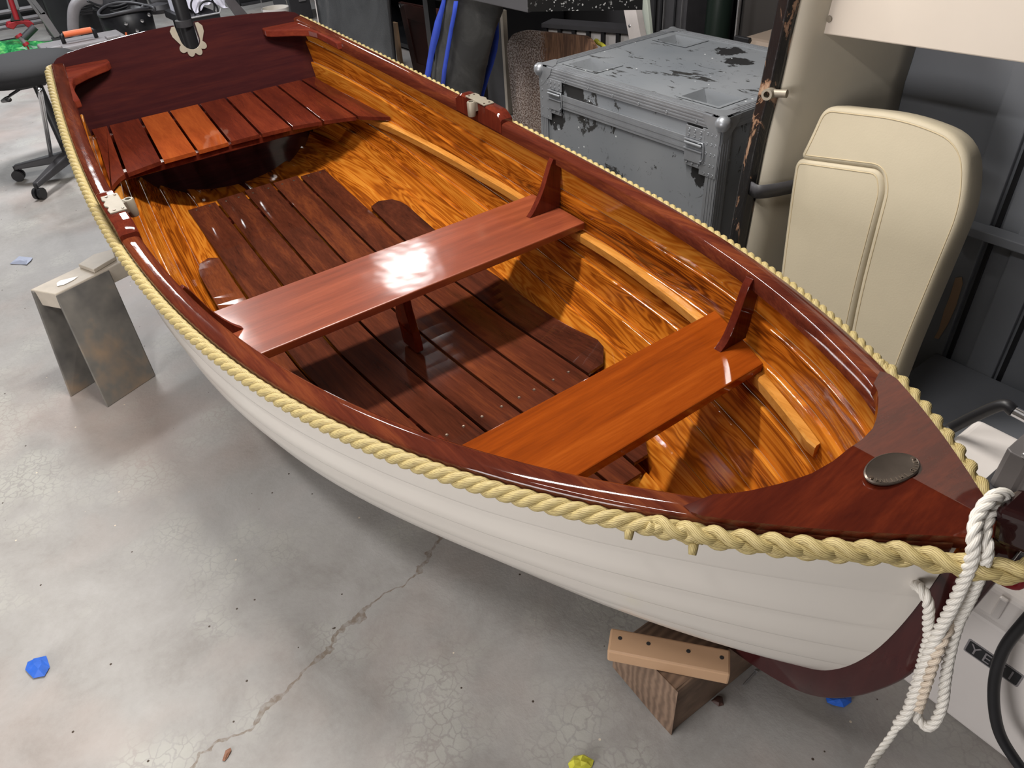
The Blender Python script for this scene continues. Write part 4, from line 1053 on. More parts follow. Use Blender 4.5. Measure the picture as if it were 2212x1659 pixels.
# red latch ring on the lid
rc = aty(2170, 1236, KY0 - .035); m = MB(); rg = []
for t in np.linspace(0, 2 * PI, 28, endpoint=False): rg.append(rc + np.array((.027 * math.cos(t), -.006 * math.sin(t) - .002, .024 * math.sin(t))))
m.tube(rg, .0068, 8, closed=True); m.build('pull_ring', M_REDP, ck, smooth=True)
m = MB(); m.box((rc[0] + .022, rc[1] + .015, rc[2] + .035), (.06, .03, .03)); m.build('latch', M_BLACKP, ck, bevel=.004)

# grey actuator standing on the cooler lid
pum = thing('linear_actuator', 'ribbed grey metal housing with a bolted steel bracket standing on the white cooler', 'machine part', (2.86, .58, KH))
b0_ = atz(2118, 1048, KH + .001); 
hx0, hy0 = b0_[0], b0_[1]; hw, hd, hh = .20, .12, aty(2180, 925, b0_[1] + .07)[2] - KH - .012
m = MB(); N_ = 22; pf = []
for i in range(N_ + 1):
    x = hx0 + .01 + hw * i / N_; dpt = .006 if (i % 5 == 0) else 0.0; pf.append((x, hy0 + dpt))
pf += [(hx0 + .01 + hw, hy0 + hd), (hx0 + .01, hy0 + hd)]
m.prism([np.array((x, y, KH + .012)) for x, y in pf], (.0, .008, hh)); m.build('housing', M_DKGREY if False else mat_plain('grey cast metal', srgb(116, 112, 112), 0.42, 0.5, var=.08), pum, bevel=.002)
m = MB(); m.box((hx0 + .11, hy0 + .055, KH + .006), (.22, .14, .012)); m.build('base_flange', M_DKGREY, pum, bevel=.002)
for i in range(3):
    q_ = MB().lathe((hx0 + .055 + i * .022, hy0 - .0155, KH + .006), [(.0035, 0), (.003, .001), (0, .001)], 10, axis=(0, -1, 0)); q_.build('vent_hole', M_BLACKP, pum)
tz = KH + .012 + hh
m = MB(); m.box((hx0 + .12, hy0 + .055, tz + .006), (.17, .10, .012)); m.build('top_plate', M_STEEL, pum, bevel=.004, seg=3)
m = MB(); m.box((hx0 + .095, hy0 + .085, tz + .024), (.085, .035, .024)); br_ = m.build('bracket', M_STEEL, pum, bevel=.002)
m = MB(); m.lathe((hx0 + .105, hy0 + .085, tz + .036), [(.013, 0), (.013, .007), (.010, .009), (0, .009)], 6 if False else 20); m.build('bolt', M_STEEL, br_, auto=40)
c0 = np.array((hx0 + .05, hy0 + .085, tz + .022))
m = MB(); m.cyl(c0, c0 + (-.018, .004, 0), .0085, 16); m.build('collar', M_WHITEP, pum, auto=40)
m = MB(); m.cyl(c0 + (-.018, .004, 0), c0 + (-.075, .012, -.002), .010, 16); m.build('ferrule', M_CHROME, pum, auto=40)
m = MB(); yh_ = c0[1] + .012; P = [c0 + (-.075, .012, -.002), c0 + (-.10, .012, -.004), aty(2068, 918, yh_), aty(2044, 935, yh_ - .01), aty(2010, 975, yh_ - .03), aty(1975, 1040, yh_ - .05)]
m.tube(spline(P, 8), .0115, 12); m.build('hose', M_BLACKP, pum, smooth=True)
# black hose hanging in front of the cooler
hp_ = [aty(x, y, .235) for x, y in ((2290, 1260), (2212, 1345), (2170, 1400), (2150, 1460), (2147, 1520), (2158, 1580), (2185, 1630), (2225, 1680), (2290, 1730))]
hs = MB(); hp_ = [np.array((p[0], p[1], max(p[2], .012))) for p in hp_]; hs.tube(spline(hp_, 8), .0095, 14)
o = hs.build('hose', M_BLACKP, smooth=True); tag(o, 'thick black rubber hose curving in front of the white cooler', 'hose')

# small litter on the floor
def crumple(name, label, cat, pix, mat, h=.012, z=0.001, seed=0):
    R_ = np.random.default_rng(seed); P = [atz(x, y, z) for x, y in pix]; c = np.mean(P, 0); V = [c + (0, 0, h)]; n = len(P)
    for p in P: V.append(c + (p - c) * .55 + np.array((0, 0, h * (.4 + .8 * R_.random()))))
    for p in P: V.append(p + np.array((0, 0, h * .3 * R_.random())))
    F = [(0, 1 + i, 1 + (i + 1) % n) for i in range(n)] + [(1 + i, 1 + n + i, 1 + n + (i + 1) % n, 1 + (i + 1) % n) for i in range(n)]
    o = mesh(name, V, F, mat); s_ = o.modifiers.new('thick', 'SOLIDIFY'); s_.thickness = .0012; tag(o, label, cat); return o
M_YEL = mat_plain('yellow wrapper', srgb(206, 202, 70), 0.4, var=.15, vs=40)
M_PAPER = mat_plain('blue-white paper', srgb(176, 184, 206), 0.6, var=.06)
crumple('folded_paper', 'small folded pale blue paper lying on the floor left of the sawhorse', 'paper', [(22, 571), (42, 555), (71, 558), (68, 564), (58, 573), (44, 571)], M_PAPER, .012)
crumple('tape_scrap', 'crumpled scrap of blue masking tape alone on the open floor, lower left', 'tape', [(56, 1447), (62, 1432), (80, 1424), (100, 1418), (108, 1442), (98, 1462), (74, 1466), (64, 1456)], M_BLUET, .016, seed=2)
crumple('tape_scrap', 'blue masking tape scrap on the floor right under the bow', 'tape', [(1783, 1505), (1838, 1505), (1838, 1518), (1822, 1528), (1800, 1524), (1786, 1518)], M_BLUET, .010, seed=3)
crumple('wrapper', 'crumpled yellow-green wrapper at the bottom edge of the floor', 'wrapper', [(1228, 1650), (1240, 1636), (1262, 1632), (1282, 1645), (1278, 1658), (1255, 1668), (1232, 1668)], M_YEL, .014, seed=4)
crumple('leaf', 'small curled brown leaf on the floor near the bottom edge', 'leaf', [(481, 1643), (488, 1622), (498, 1616), (500, 1622), (492, 1636), (486, 1644)], mat_plain('leaf brown', srgb(150, 104, 80), .6), .004, seed=5)
crumple('knot_chip', 'dark wood knot chip on the floor just right of the timber block', 'wood chip', [(1536, 1515), (1550, 1504), (1560, 1506), (1563, 1524), (1552, 1526)], mat_plain('dark chip', srgb(70, 44, 36), .6), .005, seed=6)
n0, n1 = atz(1605, 1480, .004), atz(1632, 1451, .004)
m = MB(); m.cyl(n0, n1, .0018, 8); m.cyl(n1, n1 + (n1 - n0) * .05, .004, 10); o = m.build('nail', M_STEEL); tag(o, 'thin steel nail lying on the floor behind the timber block', 'nail')

# ---------------------------------------------------------------- workshop clutter behind
def sbox(x0, x1, y0, y1, z0, z1): return MB().box(((x0 + x1) / 2, (y0 + y1) / 2, (z0 + z1) / 2), (abs(x1 - x0), abs(y1 - y0), abs(z1 - z0)))
def outl(pix, y, depth, name, mat, parent=None, bevel=.003, **k):
    """board standing in the plane y, from an outline"""
    P = [aty(a, b, y) for a, b in pix]; P = [np.array((p[0], p[1], max(p[2], .002))) for p in P]
    return MB().prism(P, (0, depth, 0)).build(name, mat, parent, bevel=bevel, **k)

# stool
st = thing('stool', 'black padded rolling stool with a chrome foot bar left of the stern', 'stool', (-1.76, -.40, 0))
sc0 = np.array((-1.83, -.42, .0))
m = MB(); prof = [(0, .455), (.20, .452), (.275, .470), (.305, .500), (.300, .530), (.26, .556), (.18, .570), (.08, .576), (0, .577)]
Vv = []; Fv = []; n = 40
for (r, h) in prof:
    for t in np.linspace(0, 2 * PI, n, endpoint=False): Vv.append(sc0 + np.array((max(r, 1e-4) * .86 * math.cos(t), max(r, 1e-4) * .98 * math.sin(t), h)))
for k in range(len(prof) - 1):
    for i in range(n): Fv.append((k * n + i, k * n + (i + 1) % n, (k + 1) * n + (i + 1) % n, (k + 1) * n + i))
mesh('seat', Vv, Fv, mat_plain('black seat fabric', srgb(24, 24, 27), .8, var=.08, bump=.05), st, smooth=True)
MB().cyl((-1.60, -.40, .08), (-1.66, -.40, .456), .024, 16).build('post', M_BLACKP, st, auto=40)
sbox(sc0[0] - .07, sc0[0] + .07, sc0[1] - .07, sc0[1] + .07, .425, .452).build('seat_plate', M_DKGREY, st, bevel=.006)
lv = MB(); lv.tube(spline([sc0 + (.10, -.06, .44), sc0 + (.2, -.16, .425), aty(20, 215, sc0[1] - .22)], 6), .007, 8); lv.build('lever', M_BLACKP, st, smooth=True)
P = [aty(86, 195, -.46), aty(97, 260, -.47), aty(108, 325, -.48), aty(113, 355, -.48), aty(122, 372, -.46), aty(140, 380, -.42), aty(170, 378, -.36)]
fb_ = MB(); fb_.tube(spline(P, 8), .011, 12); fb_.build('foot_bar', M_CHROME, st, smooth=True)
hc_ = np.array((-1.60, -.40)); cast = [atz(85, 418, .03), atz(40, 378, .03)] + [np.array((hc_[0] + .31 * math.cos(t), hc_[1] + .31 * math.sin(t), .03)) for t in (math.radians(28), math.radians(98), math.radians(165))]
hub = np.array((sc0[0], sc0[1], .105)); hub[:2] = hc_
for c in cast:
    c = np.array(c); d = c - hub; d[2] = 0; L = np.linalg.norm(d); d /= L; sd_ = np.array((-d[1], d[0], 0))
    a, b = hub, np.array((c[0], c[1], .080)); 
    lg = MB().hexa([a - sd_ * .032 + (0, 0, -.03), b - sd_ * .018 + (0, 0, -.018), b + sd_ * .018 + (0, 0, -.018), a + sd_ * .032 + (0, 0, -.03), a - sd_ * .028 + (0, 0, .02), b - sd_ * .015 + (0, 0, .006), b + sd_ * .015 + (0, 0, .006), a + sd_ * .028 + (0, 0, .02)]).build('base_leg', M_DKGREY, st, bevel=.006)
    cm = MB(); cc = np.array((c[0], c[1], .03))
    for s_ in (-1, 1): cm.cyl(cc + sd_ * .006 * s_, cc + sd_ * .022 * s_, .029, 18)
    cm.cyl(cc + (0, 0, .005), cc + (0, 0, .05), .010, 10); cm.build('caster', M_BLACKP, lg, auto=40)

# toolbox with orange handle
tb = thing('toolbox', 'grey lidded toolbox with an orange grip handle behind the stool', 'toolbox', (-3.0, -.05, 0))
yT = .02; a = atx(100, 92, -3.0); b = atx(262, 92, -3.0)
x_ = -3.05; y0_, y1_ = a[1] - .02, b[1] + .05; zt = a[2] - .055
sbox(x_ - .28, x_ + .0, y0_, y1_, 0, zt - .05).build('body', M_DKGREY, tb, bevel=.01)
sbox(x_ - .29, x_ + .01, y0_ - .01, y1_ + .01, zt - .048, zt).build('lid', M_GREYP, tb, bevel=.012, seg=3)
for yy in (y0_ + .06, y1_ - .08): sbox(x_ - .05, x_ + .03, yy - .045, yy + .045, zt - .03, zt + .018).build('latch', M_GREYP, tb, bevel=.008)
hy0, hy1 = atx(136, 72, x_ - .12)[1], atx(200, 72, x_ - .12)[1]; hz = atx(160, 71, x_ - .12)[2]
m = MB(); m.tube([(x_ - .12, hy0 - .015, zt - .01), (x_ - .12, hy0 - .015, hz - .005), (x_ - .12, hy0, hz)], .014, 8); h1 = m.build('handle_arm', M_BLACKP, tb, smooth=True)
m = MB(); m.tube([(x_ - .12, hy1 + .015, zt - .01), (x_ - .12, hy1 + .015, hz - .005), (x_ - .12, hy1, hz)], .014, 8); m.build('handle_arm', M_BLACKP, tb, smooth=True)
m = MB(); m.cyl((x_ - .12, hy0, hz), (x_ - .12, hy1, hz), .019, 16); m.build('grip', M_ORANGE, tb, auto=40)

# green plastic film heap with a red-handled scraper lying on it
def heap(name, label, cat, c, rx, ry, h, mat, seed, nx=26):
    R_ = np.random.default_rng(seed); V = []; F = []
    ph = R_.random((6, 3)) * 6
    for i in range(nx):
        for j in range(nx):
            u, v = i / (nx - 1) * 2 - 1, j / (nx - 1) * 2 - 1; q = max(0, 1 - (abs(u) ** 3 + abs(v) ** 3) * .7)
            z = 0.003 + h * q * (.55 + .45 * sum(math.sin(u * (5 + 3 * k) + ph[k, 0]) * math.cos(v * (4 + 3 * k) + ph[k, 1]) / (1 + k) for k in range(5)) / 1.6)
            V.append((c[0] + rx * u * (1 + .06 * math.sin(7 * v)), c[1] + ry * v * (1 + .08 * math.sin(6 * u)), max(z, .003) + c[2]))
    F = [(i * nx + j, (i + 1) * nx + j, (i + 1) * nx + j + 1, i * nx + j + 1) for i in range(nx - 1) for j in range(nx - 1)]
    o = mesh(name, V, F, mat); s_ = o.modifiers.new('thick', 'SOLIDIFY'); s_.thickness = .002; tag(o, label, cat); return o
mg = NT('green film'); n_ = mg.noise(mg.coord(), 7, 5, .7, .8); mg.col(mg.ramp(n_, [(.38, srgb(28, 96, 54)), (.5, srgb(52, 150, 84)), (.60, srgb(120, 200, 110)), (.72, srgb(205, 225, 170))])); mg.set(Roughness=.2, Coat_Weight=.5)
heap('plastic_film', 'heap of bright green plastic film on the floor behind the stool', 'plastic film', (atz(25, 100, .03)[0] + .33, atz(25, 100, .03)[1] - .25, 0), .42, .62, .13, mg.m, 3)
scr = thing('scraper', 'red-handled tool with a clear shaft on the green film heap', 'tool', atx(52, 95, -4.0))
bs_ = atz(64, 108, .075)[0]; p0, p1, p2 = atx(38, 75, bs_ - .03), atx(56, 96, bs_ - .01), atx(66, 112, bs_)
m = MB(); m.cyl(p0, p0 + (p1 - p0) * .25, .030, 12); m.build('knob', M_REDP, scr, auto=40)
m = MB(); m.cyl(p0 + (p1 - p0) * .25, p0 + (p1 - p0) * .85, .018, 12); m.build('shaft', M_GREYP, scr, auto=40)
m = MB(); m.cyl(p0 + (p1 - p0) * .85, p1 + (p1 - p0) * .12, .026, 12); m.cyl(p1, p2, .006, 8); m.build('collar', M_REDP, scr, auto=40)
bs_ = atz(50, 84, .08)[0]; m = MB(); m.cyl(atx(50, 84, bs_), atx(76, 58, bs_), .030, 14); o = m.build('file_handle', M_DKGREY, auto=40); tag(o, 'dark round grip standing up behind the red-handled tool', 'handle')

# red stand, grey slotted strut, racks
js = thing('jack_stand', 'red-footed stand with a red rod at the far top left corner', 'stand', (-5.6, -.2, 0))
xj = -5.3; P = lambda a, b, d=0: atx(a, b, xj + d)
m = MB(); q0, q1, q2, q3 = P(16, 62), P(30, 62), P(74, 56), P(36, 46)
m.prism([P(15, 60), P(17, 50), P(33, 46), P(46, 44), P(66, 46), P(74, 52), P(72, 58), P(60, 60), P(52, 52), P(38, 54), P(30, 64)], (-.10, 0, .0)); m.build('foot', M_REDP, js, bevel=.006)
m = MB(); m.hexa([P(22, 46), P(52, 44), P(52, 44, -.1), P(22, 46, -.1), P(27, 20), P(40, 20), P(40, 20, -.1), P(27, 20, -.1)]); m.build('cone', M_DKGREY, js, bevel=.004)
m = MB(); m.prism([P(12, -10), P(34, -10), P(43, 18), P(36, 24), P(20, 22)], (-.05, 0, 0)); m.build('column', M_GREYP, js, bevel=.004)
m = MB(); m.cyl(P(21, -6, .05), P(37, 42, .05), .022, 10); m.build('rod', M_REDP, js, auto=40)
sb = MB(); sb.box(P(45, 85, 0) * [1, 1, 0] + np.array((-.2, -.2, .02)), (.3, .5, .04)); sb.build('base', M_BLACKP, js)
xs2 = -4.7; Q = lambda a, b, d=0: atx(a, b, xs2 + d)
strut = thing('slotted_strut', 'long grey slotted aluminium strut leaning across the dark rack', 'strut', (-4.7, .1, 0))
m = MB(); 
for (c0_, c1_, c2_, c3_) in (((56, -4), (62, -4), (90, 31), (82, 32)), ((66, -4), (74, -4), (100, 30), (92, 31))): m.prism([Q(*c0_), Q(*c1_), Q(*c2_), Q(*c3_)], (-.04, 0, 0))
m.prism([Q(62, -4), Q(66, -4), Q(92, 31), Q(88, 31)], (-.01, 0, 0)); m.build('slotted_arm', M_STEEL, strut)
m = MB(); m.prism([Q(82, 32), Q(96, 24), Q(132, 78), Q(118, 82)], (-.05, 0, 0)); m.build('channel', M_GREYP, strut, bevel=.004)
m = MB(); bb = Q(124, 82); m.box((bb[0] - .04, bb[1], bb[2] / 2), (.05, .08, bb[2])); m.build('foot', M_DKGREY, strut)
rk = thing('rack', 'dark steel rack with pale horizontal rails at the far left wall', 'rack', (-6.6, -.4, 0))
xr = -6.4
for z_a, z_b in (((0, 28), (80, 14)), ((0, 52), (95, 32)), ((0, 64), (100, 42))):
    a, b = atx(*z_a, xr), atx(*z_b, xr); m = MB(); m.tube([a + (0, -1.2, 0), b + (0, .2, 0)], .022, 6); m.build('rail', M_GREYP, rk)
sbox(xr - .5, xr - .06, -2.2, .55, 0, 1.1).build('cabinet', M_BLACKP, rk)
bx = thing('equipment_case', 'tall black equipment case behind the grey strut', 'case', (-5.4, .6, 0))
a, b = atx(90, 0, -5.2), atx(152, 0, -5.2); sbox(-5.75, -5.2, a[1], b[1], .01, .95).build('body', M_BLACKP, bx, bevel=.02); sbox(-5.20, -5.185, a[1] + .05, b[1] - .05, .5, .54).build('seam_band', M_DKGREY, bx)

# shop vacuum with hose
sv = thing('shop_vacuum', 'black shop vacuum with a thick grey hose behind the transom', 'vacuum', (-4.55, .75, 0))
xv = -4.5; a, b = atx(168, 60, xv), atx(232, 60, xv); yc = (a[1] + b[1]) / 2; rv_ = (b[1] - a[1]) / 2 * 1.05
m = MB(); m.lathe((xv - .1, yc, 0), [(rv_ * .9, .0), (rv_ * 1.02, .02), (rv_, .30), (rv_ * 1.04, .34), (rv_ * .9, .37), (rv_ * .78, .48), (rv_ * .4, .55), (0, .56)], 28); m.build('drum', M_BLACKP, sv, auto=35)
m = MB(); P = [atx(160, 78, -4.25), atx(158, 50, -4.25), atx(160, 20, -4.25), atx(172, 3, -4.25), atx(196, -4, -4.25), atx(215, 5, -4.28)]; m.tube(spline(P, 8), .042, 14); m.build('hose', M_GREYP, sv, smooth=True)
for k in range(5):
    c = atx(183, 8 + k * 5.5, xv + rv_ + .0); sbox(c[0], c[0] + .012, c[1] - .06, c[1] + .06, c[2] - .006, c[2] + .006).build('vent_slat', M_DKGREY, sv)
for k in range(2): sbox(xv + .18, xv + .20, yc - .16 + .2 * k, yc - .14 + .2 * k, .06, .30).build('caster_frame', M_CHROME, sv)

# black leather tool bucket, motor unit and cables above it
tbk = thing('tool_bag', 'open black tool bag with bright rivets behind the transom', 'tool bag', (-3.6, .85, 0))
xt = -3.55; a, b = atx(228, 40, xt), atx(340, 25, xt); y0_, y1_ = a[1], b[1]; zt = atx(280, 32, xt)[2]
yc, ry = (y0_ + y1_) / 2, (y1_ - y0_) / 2
Vv = []; Fv = []; n = 32
for (s_, z) in ((.80, 0), (.86, .1), (.95, zt * .7), (1.0, zt), (.96, zt), (.90, zt * .7), (.8, zt * .4)):
    for t in np.linspace(0, 2 * PI, n, endpoint=False): Vv.append((xt - .2 + .22 * s_ * math.cos(t), yc + ry * s_ * math.sin(t), z + (.015 * math.cos(2 * t) if z > .1 else 0)))
Fv = [(k * n + i, k * n + (i + 1) % n, (k + 1) * n + (i + 1) % n, (k + 1) * n + i) for k in range(6) for i in range(n)] + [tuple(range(n - 1, -1, -1)), tuple(range(6 * n, 7 * n))]
mesh('bag', Vv, Fv, M_BLACKP, tbk, smooth=True)
m = MB(); rg = [(xt - .2 + .222 * math.cos(t), yc + ry * math.sin(t), zt + .012 + .015 * math.cos(2 * t)) for t in np.linspace(0, 2 * PI, 36, endpoint=False)]; m.tube(rg, .012, 8, closed=True); m.build('rim', M_DKGREY, tbk, smooth=True)
for (px_, py_) in ((272, 51), (307, 45), (296, 66), (322, 32)):
    c = atx(px_, py_, xt + .012); m = MB(); m.lathe(c, [(.014, 0), (.012, .006), (0, .009)], 12, axis=(1, 0, 0)); m.build('rivet', M_CHROME, tbk, auto=40)
m = MB(); P = [atx(308, 28, xt - .1), atx(308, 16, xt - .1), atx(316, 12, xt - .1), atx(332, 17, xt), atx(333, 24, xt)]; m.tube(spline(P, 6), .013, 8); m.build('carry_loop', M_DKGREY, tbk, smooth=True)
pen = MB(); pen.cyl(atx(274, 82, xt + .02), atx(272, 70, xt + .02), .007, 8); o = pen.build('pencil', M_ORANGE); tag(o, 'orange pencil tip sticking up in front of the black tool bag', 'pencil')
mu = thing('motor_unit', 'dark grey motor unit with black cables drooping across its front', 'machine', (-4.7, 1.25, 0))
a, b = atx(238, 10, -4.55), atx(306, 10, -4.55); m = MB(); m.lathe((-4.78, (a[1] + b[1]) / 2, 0), [(.20, 0), (.22, .05), (.22, .52), (.17, .60), (.15, .75), (0, .78)], 28); m.build('housing', M_DKGREY, mu, auto=35)
for k in range(4): c = atx(262, 1 + 4 * k, -4.57); sbox(c[0], c[0] + .01, c[1] - .10, c[1] + .10, c[2] - .004, c[2] + .004).build('vent_slat', M_BLACKP, mu)
for q in ([(188, 2), (215, 12), (250, 14), (285, 3), (300, -4)], [(200, 18), (225, 25), (262, 18), (297, 4)], [(210, 26), (240, 26), (280, 20), (299, 8)]):
    m = MB(); m.tube(spline([atx(x, y, -3.95) for x, y in q], 6), .009, 8); m.build('cable', M_BLACKP, mu, smooth=True)
kn = MB(); kn.lathe(atx(343, 18, -3.9), [(.0, -.04), (.08, -.03), (.095, 0), (.08, .03), (0, .045)], 18); 
ob = kn.build('sanding_disc', M_DKGREY, auto=40); tag(ob, 'dark dome of a power sander between the tool bag and the black pole', 'tool')
gl = MB(); gl.cyl(atx(326, 8, -3.95), atx(362, -4, -3.95), .045, 12); ob = gl.build('pipe_fitting', M_DKGREY, auto=40); tag(ob, 'short dark olive tube end above the power sander', 'tube')
# black pole seen through the notch
pole = thing('support_pole', 'black pole standing close behind the sculling notch', 'pole', (-.42, .05, 0))
xp = -.42; a, b = atx(386, -12, xp), atx(404, 80, xp); yc = a[1] * .5 + b[1] * .5
m = MB(); m.cyl((xp, b[1] + .008, .0), (xp - .02, a[1] + .0, a[2] + .3), .028, 20); m.build('tube', M_BLACKP, pole, auto=40)
m = MB(); c = atx(397, 50, xp); m.cyl(c + (0, 0, -.012), c + (0, 0, .012), .032, 20); m.build('collar', M_DKGREY, pole, auto=40)
# tray with box and bag
tr = thing('work_tray', 'long black tray with a bright metal lip behind the transom', 'tray', (-3.3, 1.45, 0))
a, b = atx(398, 42, -2.9), atx(474, 28, -2.9); m = MB(); m.hexa([(a[0] - .5, a[1], a[2] - .05), (a[0], a[1], a[2] - .05), (b[0], b[1], b[2] - .05), (b[0] - .5, b[1], b[2] - .05), (a[0] - .5, a[1], a[2]), (a[0], a[1], a[2]), (b[0], b[1], b[2]), (b[0] - .5, b[1], b[2])]); m.build('pan', M_BLACKP, tr)
m = MB(); m.tube([a + (.004, 0, .002), b + (.004, 0, .002), b + (.004, .02, .03)], .006, 6); m.build('lip', M_STEEL, tr)
for yy in (a[1] + .05, b[1] - .05): sbox(-3.35, -3.30, yy - .02, yy + .02, 0, a[2] - .045).build('leg', M_BLACKP, tr)
zb_ = max(a[2], b[2])
M_PRINT = mat_plain('pale printed carton', srgb(196, 196, 208), .6, var=.04)
cb_ = thing('carton', 'pale printed carton standing on the black tray', 'box', (-3.2, 1.3, zb_))
c0, c1 = atx(392, 38, -3.2), atx(420, 38, -3.2); zb_ += .0
sbox(-3.32, -3.2, c0[1] - .03, c1[1], zb_ + .001, zb_ + .34).build('box', M_PRINT, cb_, bevel=.002)
c = atx(404, 19, -3.199); sbox(c[0], c[0] + .002, c[1] - .055, c[1] + .055, c[2] - .02, c[2] + .02).build('label_band', M_GREYP, cb_)
c = atx(409, 28, -3.199); sbox(c[0], c[0] + .002, c[1] - .025, c[1] + .02, c[2] - .02, c[2] + .02).build('label_square', M_GREYP, cb_)
def ptx(i): return atx(396 + i * 3.4, 0 + i * .55, -3.197), np.array((0, 1.0, 0)), Z
glyph_text('carton_lettering', 'WI Tmt', ptx, .035, M_BLACKP, cb_, .0005)
bgm = heap('plastic_bag', 'white plastic bag with coiled black cord on the black tray', 'bag', (-3.12, atx(446, 20, -3.12)[1], zb_ + .002), .10, .13, .20, mat_plain('white film', srgb(222, 220, 235), .3, var=.08, vs=20), 8)
cy = atx(440, 20, -3.0); m = MB()
for r_c, q in ((.075, (0, 0, .02)), (.060, (.01, .03, -.01))):
    rg = [cy + np.array(q) + np.array((.0, r_c * math.cos(t) * 1.1, r_c * math.sin(t))) for t in np.linspace(0, 2 * PI, 30, endpoint=False)]; m.tube(rg, .0065, 8, closed=True)
o = m.build('coiled_cord', M_BLACKP, smooth=True); tag(o, 'coiled black cord lying over the white plastic bag', 'cord')
# planks, tote, bucket
pk = thing('plank', 'weathered grey plank leaning behind the black tray', 'plank', (-4.9, 2.0, 0))
P = lambda a, b, d=0: atx(a, b, -4.6 + d)
lo1, lo2 = P(508, 60), P(548, 60)
MB().prism([P(478, -12), P(498, -12), P(538, 34), P(510, 34)], (-.05, 0, 0)).build('plank_face', mat_plain('grey weathered wood', srgb(112, 106, 108), .7, var=.15, vs=12), pk, bevel=.003)
sbox(-4.66, -4.6, P(510, 34)[1] - .02, P(538, 34)[1] + .05, 0, P(520, 36)[2]).build('plank_foot', M_DKGREY, pk)
tt_ = thing('storage_tote', 'black ribbed storage tote at the back between plank and white bucket', 'storage box', (-5.6, 2.2, 0))
a, b = atx(512, 0, -5.4), atx(612, 0, -5.4); sbox(-5.9, -5.4, a[1], b[1], 0, .42).build('bin', M_BLACKP, tt_, bevel=.02)
for k in range(3): c = atx(560, 4 + 9 * k, -5.38); sbox(-5.4, -5.38, a[1] + .03, b[1] - .03, c[2] - .012, c[2] + .012).build('rib', M_DKGREY, tt_, bevel=.003)
bk = thing('bucket', 'white plastic bucket with yellowish rim behind the transom crest', 'bucket', (-3.7, 2.0, 0))
c = atx(594, 16, -3.6); rb = (atx(622, 16, -3.6)[1] - atx(565, 16, -3.6)[1]) / 2
m = MB(); m.lathe((c[0], c[1], 0), [(rb * .8, 0), (rb * .96, c[2] - .03), (rb * 1.0, c[2] - .025), (rb * 1.0, c[2]), (rb * .93, c[2]), (rb * .9, c[2] - .06), (0, c[2] - .07)], 30); m.build('pail', M_WHITEP, bk, auto=40)
m = MB(); m.lathe((c[0], c[1], c[2] - .068), [(rb * .5, 0), (rb * .4, .012), (0, .014)], 20); m.build('residue', M_YEL, bk, auto=40)
m = MB()
hb = [np.array((c[0], c[1] + rb * math.cos(t), c[2] - .02 + .24 * math.sin(t))) for t in np.linspace(0, PI, 16)]; m.tube(hb, .004, 6); m.build('bail', M_STEEL, bk, smooth=True)
ex = thing('tool_case', 'dark open tool case behind the white bucket', 'case', (-4.3, 2.6, 0))
a, b = atx(624, 10, -4.2), atx(672, 10, -4.2); sbox(-4.6, -4.2, a[1], b[1], 0, .40).build('body', M_DKGREY, ex, bevel=.01); sbox(-4.2, -4.18, a[1] + .1, b[1] - .05, .16, .25).build('label', M_GREYP, ex)

# black mesh screen, cabinet doors, hanging overalls, straps
ysn = 1.62
ms = NT('black mesh'); c_ = ms.noise(ms.coord(), 2.2, 4, .6, 1.2); ms.col(ms.ramp(c_, [(.4, srgb(46, 48, 50)), (.62, srgb(66, 68, 70)), (.75, srgb(104, 102, 102))])); ms.set(Roughness=.4)
vb = ms.add('ShaderNodeTexVoronoi'); vb.inputs['Scale'].default_value = 160; ms.link(ms.coord(), vb.inputs['Vector']); ms.bump(vb.outputs['Distance'], .4, .003)
scn = thing('mesh_screen', 'large black mesh screen panel behind the far stern corner', 'screen', (-2, ysn, 0))
a = aty(684, 0, ysn); b = aty(838, 0, ysn); bl_ = aty(700, 96, ysn); br_ = aty(851, 130, ysn)
sl = (br_[0] - b[0]) / (b[2] - br_[2])
def on(px_, z_): p = aty(px_, 0, ysn); return np.array((p[0] + sl * (p[2] - z_), ysn, z_))
MB().prism([on(684, 0.0), on(836, 0), on(836, .95), on(684, .95)], (0, .02, 0)).build('mesh_panel', ms.m, scn)
for q in (684, 838): m = MB(); m.cyl(on(q, 0.0) + (0, .005, 0), on(q, .95) + (0, .005, 0), .013, 10); m.build('frame_tube', M_BLACKP, scn)
m = MB(); m.cyl(on(676, 0) + (-.02, .03, 0), on(676, .95) + (-.02, .03, 0), .010, 8); o = m.build('white_rod', M_WHITEP); tag(o, 'thin white rod upright at the left edge of the black mesh screen', 'rod')
M_DOOR = mat_plain('dark cherry cabinet', srgb(66, 38, 34), .4, var=.1, vs=5)
dr = thing('cabinet_door', 'dark cherry cabinet door with a round metal knob leaning behind the boat', 'cabinet door', (-1.5, 1.95, 0))
yd = 1.90
def od(px_, py_, y=yd): return aty(px_, py_, y)
A_, B_ = od(862, 4), od(892, 140); k_ = (B_[0] - A_[0]) / (A_[2] - B_[2]); top_z = od(862, 4)[2]; w_d = .62
L = lambda z: A_[0] + k_ * (A_[2] - z)
MB().prism([np.array((L(0), yd, 0.0)), np.array((L(0) + w_d, yd, 0)), np.array((L(top_z) + w_d, yd, top_z + .02)), np.array((L(top_z), yd, top_z))], (0, .02, 0)).build('panel', M_DOOR, dr, bevel=.002)
